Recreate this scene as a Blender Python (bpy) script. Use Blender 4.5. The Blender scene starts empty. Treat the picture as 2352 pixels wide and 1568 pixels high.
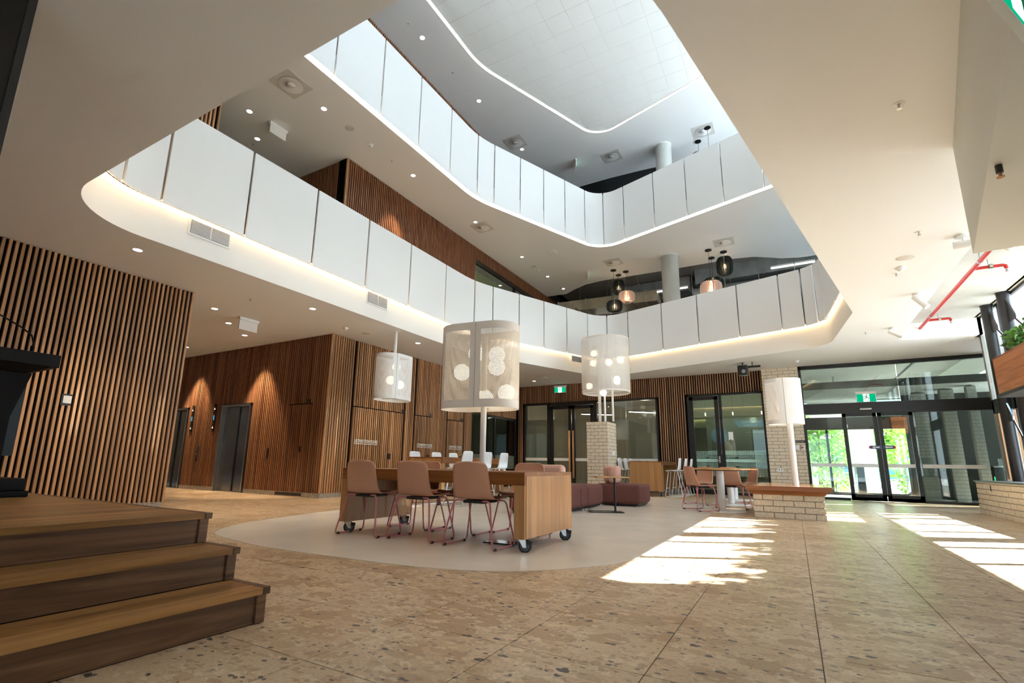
import bpy, bmesh, math, random
from mathutils import Vector, Matrix
random.seed(7)
C = bpy.context.scene.collection
PI = math.pi

# ------------------------------------------------------------------ camera, sky, sun, exposure
FPX, CXP, CYP, EYE = 1143.0, 1142.9, 827.5, 0.785
PIT, ROL, YAW = math.radians(11.75), math.radians(0.957), math.radians(30.42)
FW = Vector((-math.sin(YAW)*math.cos(PIT), math.cos(YAW)*math.cos(PIT), math.sin(PIT)))
R0 = Vector((math.cos(YAW), math.sin(YAW), 0)); U0 = R0.cross(FW)
RT = R0*math.cos(ROL) + U0*math.sin(ROL); UP = RT.cross(FW)
EYEV = Vector((0, 0, EYE))
cam_d = bpy.data.cameras.new('camera'); cam = bpy.data.objects.new('camera', cam_d); C.objects.link(cam)
cam.matrix_world = Matrix(((RT.x, UP.x, -FW.x, 0), (RT.y, UP.y, -FW.y, 0), (RT.z, UP.z, -FW.z, EYE), (0, 0, 0, 1)))
cam_d.sensor_width = 36; cam_d.lens = FPX/2352*36
cam_d.shift_x = (1176-CXP)/2352; cam_d.shift_y = (CYP-784)/2352
cam_d.clip_start = 0.05; cam_d.clip_end = 400
bpy.context.scene.camera = cam
vs = bpy.context.scene.view_settings
vs.view_transform = 'Standard'; vs.look = 'None'; vs.gamma = 1.0; vs.use_curve_mapping = False
vs.exposure = 1.6

world = bpy.data.worlds.new('sky'); bpy.context.scene.world = world; world.use_nodes = True
wn = world.node_tree; wn.nodes.clear()
wo = wn.nodes.new('ShaderNodeOutputWorld'); wb = wn.nodes.new('ShaderNodeBackground')
wt = wn.nodes.new('ShaderNodeTexCoord'); ws = wn.nodes.new('ShaderNodeSeparateXYZ'); wr = wn.nodes.new('ShaderNodeValToRGB')
wn.links.new(wt.outputs['Generated'], ws.inputs[0]); wn.links.new(ws.outputs['Z'], wr.inputs[0])
wr.color_ramp.elements[0].position = 0.0; wr.color_ramp.elements[0].color = (0.81, 0.91, 1.0, 1)
wr.color_ramp.elements[1].position = 0.75; wr.color_ramp.elements[1].color = (0.45, 0.68, 1.0, 1)
wn.links.new(wr.outputs[0], wb.inputs[0]); wb.inputs[1].default_value = 2.6
wn.links.new(wb.outputs[0], wo.inputs[0])

SUN_T = 0.80; SUN_AZ = math.radians(29)          # slope of the rays in the x-z plane; azimuth from +x towards +y
sd = bpy.data.lights.new('sun', 'SUN'); sun = bpy.data.objects.new('sun', sd); C.objects.link(sun)
sv = Vector((1, math.tan(SUN_AZ), SUN_T)).normalized()
sun.rotation_euler = sv.to_track_quat('Z', 'Y').to_euler(); sun.location = sv*60
sd.energy = 34.0; sd.angle = math.radians(0.53); sd.color = (0.94, 0.97, 1.0)

# ------------------------------------------------------------------ pixel helpers (a pixel gives a direction, the plane gives the distance)
def ray(x, y): return FW + RT*((x-CXP)/FPX) - UP*((y-CYP)/FPX)
def onz(x, y, z): d = ray(x, y); return EYEV + d*((z-EYE)/d.z)
def onx(x, y, X): d = ray(x, y); return EYEV + d*(X/d.x)
def ony(x, y, Y): d = ray(x, y); return EYEV + d*(Y/d.y)

# ------------------------------------------------------------------ mesh helpers
class MB:
    def __init__(s): s.v = []; s.f = []; s.sm = []
    def add(s, verts, faces, smooth=False):
        o = len(s.v); s.v += [tuple(p) for p in verts]; s.f += [tuple(i+o for i in f) for f in faces]; s.sm += [smooth]*len(faces); return s
    def box(s, x0, x1, y0, y1, z0, z1, M=None):
        vs_ = [Vector(p) for p in ((x0,y0,z0),(x1,y0,z0),(x1,y1,z0),(x0,y1,z0),(x0,y0,z1),(x1,y0,z1),(x1,y1,z1),(x0,y1,z1))]
        if M is not None: vs_ = [M @ p for p in vs_]
        return s.add(vs_, [(0,3,2,1),(4,5,6,7),(0,1,5,4),(1,2,6,5),(2,3,7,6),(3,0,4,7)])
    def bevbox(s, x0, x1, y0, y1, z0, z1, r=0.02, seg=3, M=None, smooth=True):
        bm = bmesh.new(); bmesh.ops.create_cube(bm, size=1)
        for v in bm.verts: v.co = Vector(((x0+x1)/2+v.co.x*(x1-x0), (y0+y1)/2+v.co.y*(y1-y0), (z0+z1)/2+v.co.z*(z1-z0)))
        bmesh.ops.bevel(bm, geom=bm.edges[:], offset=r, segments=seg, profile=0.5, affect='EDGES')
        return s.frombm(bm, M, smooth)
    def frombm(s, bm, M=None, smooth=True):
        bm.verts.index_update()
        vs_ = [(M @ v.co) if M is not None else v.co.copy() for v in bm.verts]
        s.add(vs_, [tuple(v.index for v in f.verts) for f in bm.faces], smooth); bm.free(); return s
    def cyl(s, c, r, h, seg=24, r2=None, axis='Z', smooth=True, caps=True):
        r2 = r if r2 is None else r2; a = []; b = []
        for i in range(seg):
            t = 2*PI*i/seg; p = (math.cos(t), math.sin(t))
            for (L, rr, hh) in ((a, r, 0), (b, r2, h)):
                q = (p[0]*rr, p[1]*rr, hh)
                if axis == 'X': q = (hh, q[0], q[1])
                if axis == 'Y': q = (q[1], hh, q[0])
                L.append(Vector(c)+Vector(q))
        s.add(a+b, [(i, (i+1) % seg, seg+(i+1) % seg, seg+i) for i in range(seg)], smooth)
        if caps:
            s.add(a, [tuple(range(seg))[::-1]]); s.add(b, [tuple(range(seg))])
        return s
    def tube(s, path, r, seg=8, closed=False):
        P = [Vector(p) for p in path]; n = len(P); rings = []
        up = Vector((0, 0, 1))
        for i in range(n):
            a = P[i-1] if (i > 0 or closed) else P[i]; b = P[(i+1) % n] if (i < n-1 or closed) else P[i]
            t = (b-a).normalized()
            u = up.cross(t)
            if u.length < 1e-3: u = Vector((1, 0, 0)).cross(t)
            u.normalize(); w = t.cross(u)
            if i and u.dot(pu) < 0: u = -u; w = -w
            pu = u
            rings.append([P[i]+u*math.cos(2*PI*k/seg)*r+w*math.sin(2*PI*k/seg)*r for k in range(seg)])
        vs_ = [p for rg in rings for p in rg]; fs = []
        for i in range(n if closed else n-1):
            j = (i+1) % n
            for k in range(seg): fs.append((i*seg+k, i*seg+(k+1) % seg, j*seg+(k+1) % seg, j*seg+k))
        s.add(vs_, fs, True)
        if not closed:
            s.add(rings[0], [tuple(range(seg))[::-1]]); s.add(rings[-1], [tuple(range(seg))])
        return s
    def lathe(s, prof, seg=28, c=(0, 0, 0), smooth=True):
        n = len(prof); vs_ = []; fs = []
        for i in range(seg):
            t = 2*PI*i/seg
            for (r, z) in prof: vs_.append((c[0]+r*math.cos(t), c[1]+r*math.sin(t), c[2]+z))
        for i in range(seg):
            j = (i+1) % seg
            for k in range(n-1): fs.append((i*n+k, j*n+k, j*n+k+1, i*n+k+1))
        return s.add(vs_, fs, smooth)
    def sphere(s, c, r, seg=20, rings=12):
        return s.lathe([(max(1e-4, r*math.sin(PI*k/rings)), -r*math.cos(PI*k/rings)) for k in range(rings+1)], seg, c)
    def ribbon(s, a, b, closed=False, smooth=True):
        n = len(a); vs_ = [Vector(p) for p in a]+[Vector(p) for p in b]
        return s.add(vs_, [(i, (i+1) % n, n+(i+1) % n, n+i) for i in range(n if closed else n-1)], smooth)
    def prism(s, poly, z0, z1, smooth=False):
        n = len(poly); a = [(p[0], p[1], z0) for p in poly]; b = [(p[0], p[1], z1) for p in poly]
        s.add(a+b, [(i, (i+1) % n, n+(i+1) % n, n+i) for i in range(n)], smooth)
        s.add(a, [tuple(range(n))[::-1]]); return s.add(b, [tuple(range(n))])
    def mesh(s, name):
        me = bpy.data.meshes.new(name); me.from_pydata(s.v, [], s.f)
        me.polygons.foreach_set('use_smooth', s.sm); me.update(); return me
    def build(s, name, mat, parent=None, loc=(0, 0, 0), rz=0):
        return link(name, s.mesh(name), mat, parent, loc, rz)
def link(name, me, mat=None, parent=None, loc=(0, 0, 0), rz=0):
    o = bpy.data.objects.new(name, me); C.objects.link(o)
    if mat is not None and not me.materials: me.materials.append(mat)
    o.location = loc; o.rotation_euler = (0, 0, rz)
    if parent is not None: o.parent = parent
    return o
def tag(o, label, cat, group=None, kind=None):
    o['label'] = label; o['category'] = cat
    if group: o['group'] = group
    if kind: o['kind'] = kind
    return o
def thing(name, label, cat, loc=(0, 0, 0), rz=0, group=None):
    o = bpy.data.objects.new(name, None); C.objects.link(o); o.empty_display_size = 0.1
    o.location = loc; o.rotation_euler = (0, 0, rz); return tag(o, label, cat, group)
def struct(o, label=None):
    o['kind'] = 'structure'
    if label: o['label'] = label
    return o
def snode(name, label=None):
    o = bpy.data.objects.new(name, None); C.objects.link(o); return struct(o, label)
def dup(root, loc, rz, label, group=None):
    def cp(o, par):
        c = o.copy(); C.objects.link(c)
        if par is not None: c.parent = par
        for ch in o.children: cp(ch, c)
        return c
    c = cp(root, None); c.location = loc; c.rotation_euler = (0, 0, rz); c['label'] = label
    if group: c['group'] = group
    return c
def holepoly(name, outer, holes, z, mat, parent=None, flip=True):
    """flat horizontal surface with holes"""
    bm = bmesh.new(); es = []
    for loop in [outer]+holes:
        vv = [bm.verts.new((p[0], p[1], z)) for p in loop]
        es += [bm.edges.new((vv[i], vv[(i+1) % len(vv)])) for i in range(len(vv))]
    bmesh.ops.triangle_fill(bm, use_beauty=True, use_dissolve=False, edges=es)
    for f in bm.faces:
        if (f.normal.z > 0) == flip: f.normal_flip()
    me = bpy.data.meshes.new(name); bm.to_mesh(me); bm.free()
    return link(name, me, mat, parent)

# ------------------------------------------------------------------ materials
MATS = {}
def nt(name):
    m = bpy.data.materials.new(name); m.use_nodes = True; t = m.node_tree; t.nodes.clear()
    o = t.nodes.new('ShaderNodeOutputMaterial'); return m, t, o
def pbsdf(t, o, col=(.8, .8, .8), rough=.5, metal=0, spec=.5):
    b = t.nodes.new('ShaderNodeBsdfPrincipled'); b.inputs['Base Color'].default_value = (*col, 1)
    b.inputs['Roughness'].default_value = rough; b.inputs['Metallic'].default_value = metal
    b.inputs['Specular IOR Level'].default_value = spec
    t.links.new(b.outputs[0], o.inputs[0]); return b
def N(t, kind, **kw):
    n = t.nodes.new(kind)
    for k, v in kw.items(): setattr(n, k, v)
    return n
def L(t, a, b): t.links.new(a, b)
def plain(name, col, rough=.5, metal=0, spec=.5, noise=0.04, nscale=6):
    if name in MATS: return MATS[name]
    m, t, o = nt(name); b = pbsdf(t, o, col, rough, metal, spec)
    tc = N(t, 'ShaderNodeNewGeometry'); nz = N(t, 'ShaderNodeTexNoise'); nz.inputs['Scale'].default_value = nscale; nz.inputs['Detail'].default_value = 4
    L(t, tc.outputs['Position'], nz.inputs['Vector'])
    r = N(t, 'ShaderNodeValToRGB'); r.color_ramp.elements[0].position = .3; r.color_ramp.elements[1].position = .7
    r.color_ramp.elements[0].color = (*[c*(1-noise) for c in col], 1); r.color_ramp.elements[1].color = (*[min(1, c*(1+noise)) for c in col], 1)
    L(t, nz.outputs['Fac'], r.inputs[0]); L(t, r.outputs[0], b.inputs['Base Color'])
    MATS[name] = m; return m
def emit(name, col, s):
    if name in MATS: return MATS[name]
    m, t, o = nt(name); e = N(t, 'ShaderNodeEmission'); e.inputs[0].default_value = (*col, 1); e.inputs[1].default_value = s
    L(t, e.outputs[0], o.inputs[0]); MATS[name] = m; return m
def wood(name, cols, axis='Z', scale=1.0, rough=.38, rnd=.28, coord='Object'):
    """grain along axis; cols dark, mid, light"""
    if name in MATS: return MATS[name]
    m, t, o = nt(name); b = pbsdf(t, o, cols[1], rough)
    tc = N(t, 'ShaderNodeTexCoord'); mp = N(t, 'ShaderNodeMapping')
    sc = {'X': (.55, 9, 9), 'Y': (9, .55, 9), 'Z': (9, 9, .55)}[axis]
    mp.inputs['Scale'].default_value = [q*scale for q in sc]
    oi = N(t, 'ShaderNodeObjectInfo'); ad = N(t, 'ShaderNodeVectorMath', operation='ADD'); ml = N(t, 'ShaderNodeVectorMath', operation='SCALE')
    cb = N(t, 'ShaderNodeCombineXYZ'); L(t, oi.outputs['Random'], cb.inputs[0]); L(t, oi.outputs['Random'], cb.inputs[1]); L(t, oi.outputs['Random'], cb.inputs[2])
    L(t, cb.outputs[0], ml.inputs[0]); ml.inputs['Scale'].default_value = 37.0
    L(t, tc.outputs[coord], ad.inputs[0]); L(t, ml.outputs[0], ad.inputs[1]); L(t, ad.outputs[0], mp.inputs['Vector'])
    nz = N(t, 'ShaderNodeTexNoise'); nz.inputs['Scale'].default_value = 1.4; nz.inputs['Detail'].default_value = 6; nz.inputs['Roughness'].default_value = .6; nz.inputs['Distortion'].default_value = 1.2
    L(t, mp.outputs[0], nz.inputs['Vector'])
    r = N(t, 'ShaderNodeValToRGB'); e = r.color_ramp.elements
    e[0].position = .32; e[0].color = (*cols[0], 1); e[1].position = .68; e[1].color = (*cols[2], 1)
    k = e.new(.5); k.color = (*cols[1], 1)
    L(t, nz.outputs['Fac'], r.inputs[0])
    # fine fibres
    mp2 = N(t, 'ShaderNodeMapping'); mp2.inputs['Scale'].default_value = [q*scale*7 for q in sc]; L(t, ad.outputs[0], mp2.inputs['Vector'])
    n2 = N(t, 'ShaderNodeTexNoise'); n2.inputs['Scale'].default_value = 2.0; n2.inputs['Detail'].default_value = 3; L(t, mp2.outputs[0], n2.inputs['Vector'])
    mr = N(t, 'ShaderNodeMapRange'); mr.inputs['To Min'].default_value = .82; mr.inputs['To Max'].default_value = 1.12; L(t, n2.outputs['Fac'], mr.inputs['Value'])
    mx = N(t, 'ShaderNodeVectorMath', operation='SCALE'); L(t, r.outputs[0], mx.inputs[0])
    if rnd:
        m2 = N(t, 'ShaderNodeMapRange'); m2.inputs['To Min'].default_value = 1-rnd; m2.inputs['To Max'].default_value = 1+rnd; L(t, oi.outputs['Random'], m2.inputs['Value'])
        mm = N(t, 'ShaderNodeMath', operation='MULTIPLY'); L(t, m2.outputs[0], mm.inputs[0]); L(t, mr.outputs[0], mm.inputs[1]); L(t, mm.outputs[0], mx.inputs['Scale'])
    else: L(t, mr.outputs[0], mx.inputs['Scale'])
    L(t, mx.outputs[0], b.inputs['Base Color'])
    MATS[name] = m; return m
def glass(name, tint=(1, 1, 1), refl=1.0, base=.04):
    if name in MATS: return MATS[name]
    m, t, o = nt(name); tr = N(t, 'ShaderNodeBsdfTransparent'); tr.inputs[0].default_value = (*tint, 1)
    gl = N(t, 'ShaderNodeBsdfGlossy'); gl.inputs['Roughness'].default_value = 0.0; gl.inputs[0].default_value = (.9, .95, .93, 1)
    fr = N(t, 'ShaderNodeLayerWeight'); fr.inputs['Blend'].default_value = .35
    mr = N(t, 'ShaderNodeMapRange'); mr.inputs['To Min'].default_value = base; mr.inputs['To Max'].default_value = .75*refl; L(t, fr.outputs['Fresnel'], mr.inputs['Value'])
    nz = N(t, 'ShaderNodeTexNoise'); nz.inputs['Scale'].default_value = .5
    bp = N(t, 'ShaderNodeBump'); bp.inputs['Strength'].default_value = .004; L(t, nz.outputs['Fac'], bp.inputs['Height']); L(t, bp.outputs[0], gl.inputs['Normal'])
    mx = N(t, 'ShaderNodeMixShader'); L(t, mr.outputs[0], mx.inputs[0]); L(t, tr.outputs[0], mx.inputs[1]); L(t, gl.outputs[0], mx.inputs[2]); L(t, mx.outputs[0], o.inputs[0])
    MATS[name] = m; return m
def terrazzo(name):
    m, t, o = nt(name); b = pbsdf(t, o, (.5, .36, .22), .33)
    g = N(t, 'ShaderNodeNewGeometry')
    n0 = N(t, 'ShaderNodeTexNoise'); n0.inputs['Scale'].default_value = 1.6; n0.inputs['Detail'].default_value = 3; L(t, g.outputs['Position'], n0.inputs['Vector'])
    r0 = N(t, 'ShaderNodeValToRGB'); r0.color_ramp.elements[0].position = .35; r0.color_ramp.elements[0].color = (.54, .385, .235, 1); r0.color_ramp.elements[1].position = .65; r0.color_ramp.elements[1].color = (.66, .50, .335, 1)
    L(t, n0.outputs['Fac'], r0.inputs[0]); col = r0.outputs[0]
    # distorted position so the chips are not round
    nd = N(t, 'ShaderNodeTexNoise'); nd.inputs['Scale'].default_value = 22; L(t, g.outputs['Position'], nd.inputs['Vector'])
    ms = N(t, 'ShaderNodeVectorMath', operation='SCALE'); ms.inputs['Scale'].default_value = .035; L(t, nd.outputs['Color'], ms.inputs[0])
    ad = N(t, 'ShaderNodeVectorMath', operation='ADD'); L(t, g.outputs['Position'], ad.inputs[0]); L(t, ms.outputs[0], ad.inputs[1])
    def layer(col, scale, keep0, keep1, size, chip, amt, seed):
        mp = N(t, 'ShaderNodeMapping'); mp.inputs['Location'].default_value = (seed*3.7, seed*1.9, 0); mp.inputs['Scale'].default_value = (1, 1.5, 1); L(t, ad.outputs[0], mp.inputs['Vector'])
        v = N(t, 'ShaderNodeTexVoronoi', voronoi_dimensions='2D'); v.inputs['Scale'].default_value = scale; L(t, mp.outputs[0], v.inputs['Vector'])
        sp = N(t, 'ShaderNodeSeparateXYZ'); L(t, v.outputs['Color'], sp.inputs[0])
        a = N(t, 'ShaderNodeMath', operation='GREATER_THAN'); a.inputs[1].default_value = keep0; L(t, sp.outputs[0], a.inputs[0])
        c = N(t, 'ShaderNodeMath', operation='LESS_THAN'); c.inputs[1].default_value = keep1; L(t, sp.outputs[0], c.inputs[0])
        szm = N(t, 'ShaderNodeMath', operation='MULTIPLY_ADD'); szm.inputs[1].default_value = size*.9; szm.inputs[2].default_value = size*.45; L(t, sp.outputs[1], szm.inputs[0])
        d = N(t, 'ShaderNodeMath', operation='LESS_THAN'); L(t, v.outputs['Distance'], d.inputs[0]); L(t, szm.outputs[0], d.inputs[1])
        p = N(t, 'ShaderNodeMath', operation='MULTIPLY'); L(t, a.outputs[0], p.inputs[0]); L(t, c.outputs[0], p.inputs[1])
        q = N(t, 'ShaderNodeMath', operation='MULTIPLY'); L(t, p.outputs[0], q.inputs[0]); L(t, d.outputs[0], q.inputs[1])
        w = N(t, 'ShaderNodeMath', operation='MULTIPLY'); w.inputs[1].default_value = amt; L(t, q.outputs[0], w.inputs[0])
        mx = N(t, 'ShaderNodeMix', data_type='RGBA'); L(t, w.outputs[0], mx.inputs[0]); L(t, col, mx.inputs[6]); mx.inputs[7].default_value = (*chip, 1)
        return mx.outputs[2]
    col = layer(col, 4.2, 0, .34, .55, (.38, .235, .12), .7, 1)
    col = layer(col, 8, .0, .42, .5, (.45, .29, .16), .6, 2)
    col = layer(col, 17, .0, .30, .5, (.74, .6, .42), .6, 3)
    col = layer(col, 24, .0, .25, .45, (.38, .23, .125), .7, 4)
    col = layer(col, 15, .955, 1.0, .33, (.05, .047, .05), .95, 5)
    col = layer(col, 38, .95, 1.0, .42, (.07, .062, .06), .9, 6)
    col = layer(col, 60, .75, 1.0, .5, (.44, .30, .18), .5, 7)
    nf = N(t, 'ShaderNodeTexNoise'); nf.inputs['Scale'].default_value = 70; nf.inputs['Detail'].default_value = 3; L(t, g.outputs['Position'], nf.inputs['Vector'])
    mf = N(t, 'ShaderNodeMapRange'); mf.inputs['From Min'].default_value = .3; mf.inputs['From Max'].default_value = .7; mf.inputs['To Min'].default_value = .86; mf.inputs['To Max'].default_value = 1.12; L(t, nf.outputs['Fac'], mf.inputs['Value'])
    sf = N(t, 'ShaderNodeVectorMath', operation='SCALE'); L(t, col, sf.inputs[0]); L(t, mf.outputs[0], sf.inputs['Scale']); col = sf.outputs[0]
    L(t, col, b.inputs['Base Color']); MATS[name] = m; return m
def perf(name, col, sx, sz, rad=.33, u0=.02):
    """perforated sheet: round holes on a staggered grid, driven by the shade's UV map (metres)"""
    m, t, o = nt(name); b = pbsdf(t, o, col, .45)
    uv = N(t, 'ShaderNodeUVMap'); uv.uv_map = 'UVMap'
    def grid(off):
        mp = N(t, 'ShaderNodeMapping'); mp.inputs['Scale'].default_value = (1/sx, 1/sz, 1); mp.inputs['Location'].default_value = (off, off, 0); L(t, uv.outputs[0], mp.inputs['Vector'])
        fr = N(t, 'ShaderNodeVectorMath', operation='FRACTION'); L(t, mp.outputs[0], fr.inputs[0])
        sb = N(t, 'ShaderNodeVectorMath', operation='SUBTRACT'); sb.inputs[1].default_value = (.5, .5, 0); L(t, fr.outputs[0], sb.inputs[0])
        sp = N(t, 'ShaderNodeSeparateXYZ'); L(t, sb.outputs[0], sp.inputs[0]); cb = N(t, 'ShaderNodeCombineXYZ'); L(t, sp.outputs[0], cb.inputs[0]); L(t, sp.outputs[1], cb.inputs[1])
        ln = N(t, 'ShaderNodeVectorMath', operation='LENGTH'); L(t, cb.outputs[0], ln.inputs[0])
        lt = N(t, 'ShaderNodeMath', operation='LESS_THAN'); lt.inputs[1].default_value = rad; L(t, ln.outputs['Value'], lt.inputs[0]); return lt
    a = grid(0); c = grid(.5); mxm = N(t, 'ShaderNodeMath', operation='MAXIMUM'); L(t, a.outputs[0], mxm.inputs[0]); L(t, c.outputs[0], mxm.inputs[1])
    tr = N(t, 'ShaderNodeBsdfTransparent'); ms = N(t, 'ShaderNodeMixShader'); L(t, mxm.outputs[0], ms.inputs[0]); L(t, b.outputs[0], ms.inputs[1]); L(t, tr.outputs[0], ms.inputs[2]); L(t, ms.outputs[0], o.inputs[0])
    MATS[name] = m; return m
def veil(name, col, op):
    """fine mesh / frosted film: partly see-through"""
    if name in MATS: return MATS[name]
    m, t, o = nt(name); b = pbsdf(t, o, col, .6); tr = N(t, 'ShaderNodeBsdfTransparent'); nz = N(t, 'ShaderNodeTexNoise'); nz.inputs['Scale'].default_value = 220
    mr = N(t, 'ShaderNodeMapRange'); mr.inputs['From Min'].default_value = .3; mr.inputs['From Max'].default_value = .7; mr.inputs['To Min'].default_value = op-.12; mr.inputs['To Max'].default_value = min(1, op+.12); L(t, nz.outputs['Fac'], mr.inputs['Value'])
    ms = N(t, 'ShaderNodeMixShader'); L(t, mr.outputs[0], ms.inputs[0]); L(t, tr.outputs[0], ms.inputs[1]); L(t, b.outputs[0], ms.inputs[2]); L(t, ms.outputs[0], o.inputs[0]); MATS[name] = m; return m

PLASTER = plain('plaster_white', (.80, .815, .82), .75, noise=.01, nscale=.6)
FASCIA = plain('fascia_white', (.86, .84, .80), .55, noise=.01, nscale=.6)
PANEL = plain('panel_white', (.86, .87, .87), .28, noise=.006, nscale=.5)
TILEW = plain('ceiling_tile_white', (.86, .88, .87), .6, noise=.01, nscale=.7)
CONC = plain('concrete_grey', (.50, .51, .48), .8, noise=.10, nscale=1.3)
BLACK = plain('black_metal', (.012, .012, .013), .38, noise=.1)
DARK = plain('dark_backing', (.006, .005, .0045), .9, spec=.1, noise=.1)
WHITE = plain('white_paint', (.82, .82, .81), .4, noise=.01)
WHITEP = plain('white_plastic', (.84, .86, .88), .35, noise=.01)
STEEL = plain('brushed_steel', (.50, .50, .50), .28, 1.0, noise=.08, nscale=3)
DSTEEL = plain('lift_steel', (.22, .215, .21), .22, 1.0, noise=.15, nscale=1.5)
CHROME = plain('chrome', (.75, .75, .76), .12, 1.0)
RUBBER = plain('black_rubber', (.02, .02, .022), .55)
GREYW = plain('grey_wheel', (.09, .11, .13), .5)
PINK = plain('pink_rod', (.62, .20, .22), .35, noise=.03)
SHELL = plain('peach_shell', (.60, .315, .205), .5, noise=.02, nscale=40)
CREAM = plain('cream_floor', (.74, .665, .575), .25, noise=.05, nscale=2.2)
STONE = plain('stone_plinth', (.36, .33, .29), .5, noise=.5, nscale=45)
GROUT = plain('grout', (.20, .14, .085), .8)
BRICK = plain('cream_brick', (.70, .60, .46), .8, noise=.16, nscale=38)
MORTAR = plain('mortar', (.40, .365, .31), .9, noise=.1, nscale=30)
SOFA = plain('maroon_weave', (.155, .055, .045), .9, noise=.22, nscale=120)
CUSH = plain('pink_weave', (.62, .36, .29), .9, noise=.1, nscale=120)
RED = plain('red_pipe', (.50, .02, .018), .4, noise=.1)
GREEN = plain('exit_green', (.0, .22, .09), .4)
SLAT = wood('slat_timber', ((.30, .145, .06), (.47, .255, .12), (.60, .35, .18)), 'Z', 1.0, .5)
SLATM = wood('slat_mid_timber', ((.22, .10, .045), (.34, .175, .085), (.44, .245, .125)), 'Z', 1.0, .5)  # darkened copy of the slat timber, dimness of the back wall painted in
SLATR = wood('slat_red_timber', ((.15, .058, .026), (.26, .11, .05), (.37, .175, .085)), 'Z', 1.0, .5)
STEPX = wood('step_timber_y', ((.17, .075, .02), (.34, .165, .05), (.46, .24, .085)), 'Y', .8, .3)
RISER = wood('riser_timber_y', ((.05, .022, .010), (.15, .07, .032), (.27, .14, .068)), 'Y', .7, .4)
TABW = wood('table_timber_x', ((.19, .062, .016), (.27, .095, .026), (.35, .14, .042)), 'X', .6, .3, .12)
TABZ = wood('table_timber_z', ((.36, .17, .06), (.45, .23, .09), (.53, .29, .125)), 'Z', .5, .33, .10)  # end panels paler than the top, strong side light put into the colour
BOXW = wood('planter_timber_y', ((.24, .075, .02), (.36, .125, .035), (.47, .19, .065)), 'Y', .9, .35)
PLAM = wood('panel_timber_z', ((.17, .08, .03), (.26, .13, .052), (.34, .18, .08)), 'Z', .4, .45)
OAK = wood('oak_top_x', ((.50, .26, .09), (.62, .35, .14), (.72, .45, .21)), 'X', .8, .35)
TERR = terrazzo('terrazzo')
GLASS = glass('clear_glass', (.93, .97, .95), .9, .05)
DGLASS = glass('tinted_glass', (.40, .44, .41), .7, .05)
FROST = veil('frosted_film', (.42, .39, .32), .72)
WARM = emit('warm_led', (1.0, .68, .34), 5.5)
WHITELED = emit('white_led', (1.0, .88, .74), 4)
DOWN = emit('downlight_glow', (1.0, .92, .80), 5)
GLOBE = emit('globe_glow', (1.0, .88, .66), .85)
BULB = emit('bulb_glow', (1.0, .55, .16), 3)
LEAF = plain('leaf_green', (.10, .22, .03), .55, noise=.5, nscale=9)
BARK = plain('bark', (.16, .12, .08), .9, noise=.3)

# ------------------------------------------------------------------ main dimensions
ZC, Z2, Z3 = 3.656, 8.15, 12.57
XW, YL, YB, YE, XF = -8.86, 7.62, 16.6, 16.4, 3.70     # slat wall, lift wall, back wall, entrance, right facade
def rounded(verts):
    out = []; n = len(verts)
    for i in range(n):
        p = Vector(verts[i][:2]); r = verts[i][2]; a = Vector(verts[i-1][:2]); b = Vector(verts[(i+1) % n][:2])
        u = (a-p).normalized(); w = (b-p).normalized(); ang = u.angle(w); d = r/math.tan(ang/2)
        c = p+(u+w).normalized()*(r/math.sin(ang/2)); s = p+u*d; e = p+w*d
        a0 = math.atan2(s.y-c.y, s.x-c.x); a1 = math.atan2(e.y-c.y, e.x-c.x); da = (a1-a0+PI) % (2*PI)-PI
        for k in range(13): t = a0+da*k/12; out.append(Vector((c.x+r*math.cos(t), c.y+r*math.sin(t))))
    return out
VOIDV = [(-7.19, 1.935, .95), (-7.19, 10.8, 3.0), (-5.2, 15.80, .85), (.98, 13.82, .8), (1.2, 11.0, .6), (-.66, 1.935, 1.15)]
def resample(pts, step):
    P = pts+[pts[0]]; out = []
    for a, b in zip(P[:-1], P[1:]):
        n = max(1, int((b-a).length/step)); out += [a+(b-a)*k/n for k in range(n)]
    return out
VOID = resample(rounded(VOIDV), .25)
def offset(pts, d):
    """positive d moves into the void"""
    n = len(pts); out = []; cen = Vector((-3, 8))
    for i in range(n):
        t = pts[(i+1) % n]-pts[i-1]; q = Vector((t.y, -t.x)).normalized()
        if q.dot(cen-pts[i]) < 0: q = -q
        out.append(pts[i]+q*d)
    return out
def at(pts, z): return [Vector((p.x, p.y, z)) for p in pts]

# ------------------------------------------------------------------ floor
def proj(P):
    v = Vector(P)-EYEV; w = v.dot(FW); return CXP+FPX*v.dot(RT)/w, CYP-FPX*v.dot(UP)/w, w
def spline(pts, n=8):
    out = []; m = len(pts)
    for i in range(m):
        p0, p1, p2, p3 = [Vector(pts[(i+k-1) % m]) for k in range(4)]
        for k in range(n):
            t = k/n; out.append(.5*((2*p1)+(-p0+p2)*t+(2*p0-5*p1+4*p2-p3)*t*t+(-p0+3*p1-3*p2+p3)*t**3))
    return out
def inside(p, poly):
    c = False; n = len(poly)
    for i in range(n):
        a, b = poly[i], poly[(i+1) % n]
        if (a[1] > p[1]) != (b[1] > p[1]) and p[0] < (b[0]-a[0])*(p[1]-a[1])/(b[1]-a[1])+a[0]: c = not c
    return c
CREAMP = spline([(-5.56, 3.40), (-5.2, 3.25), (-4.33, 3.11), (-3.34, 3.14), (-2.56, 3.21), (-1.96, 3.43), (-1.52, 3.89), (-1.28, 4.45), (-1.21, 5.4), (-1.24, 7.07), (-1.29, 9.1), (-1.33, 10.0), (-1.55, 11.6), (-2.1, 12.75), (-3.0, 13.6),
                 (-4.4, 13.3), (-5.6, 11.2), (-6.35, 8.6), (-6.55, 6.3), (-6.2, 4.45), (-5.85, 3.72)])
TS = .6; TX0, TY0 = .03, 2.72
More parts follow.
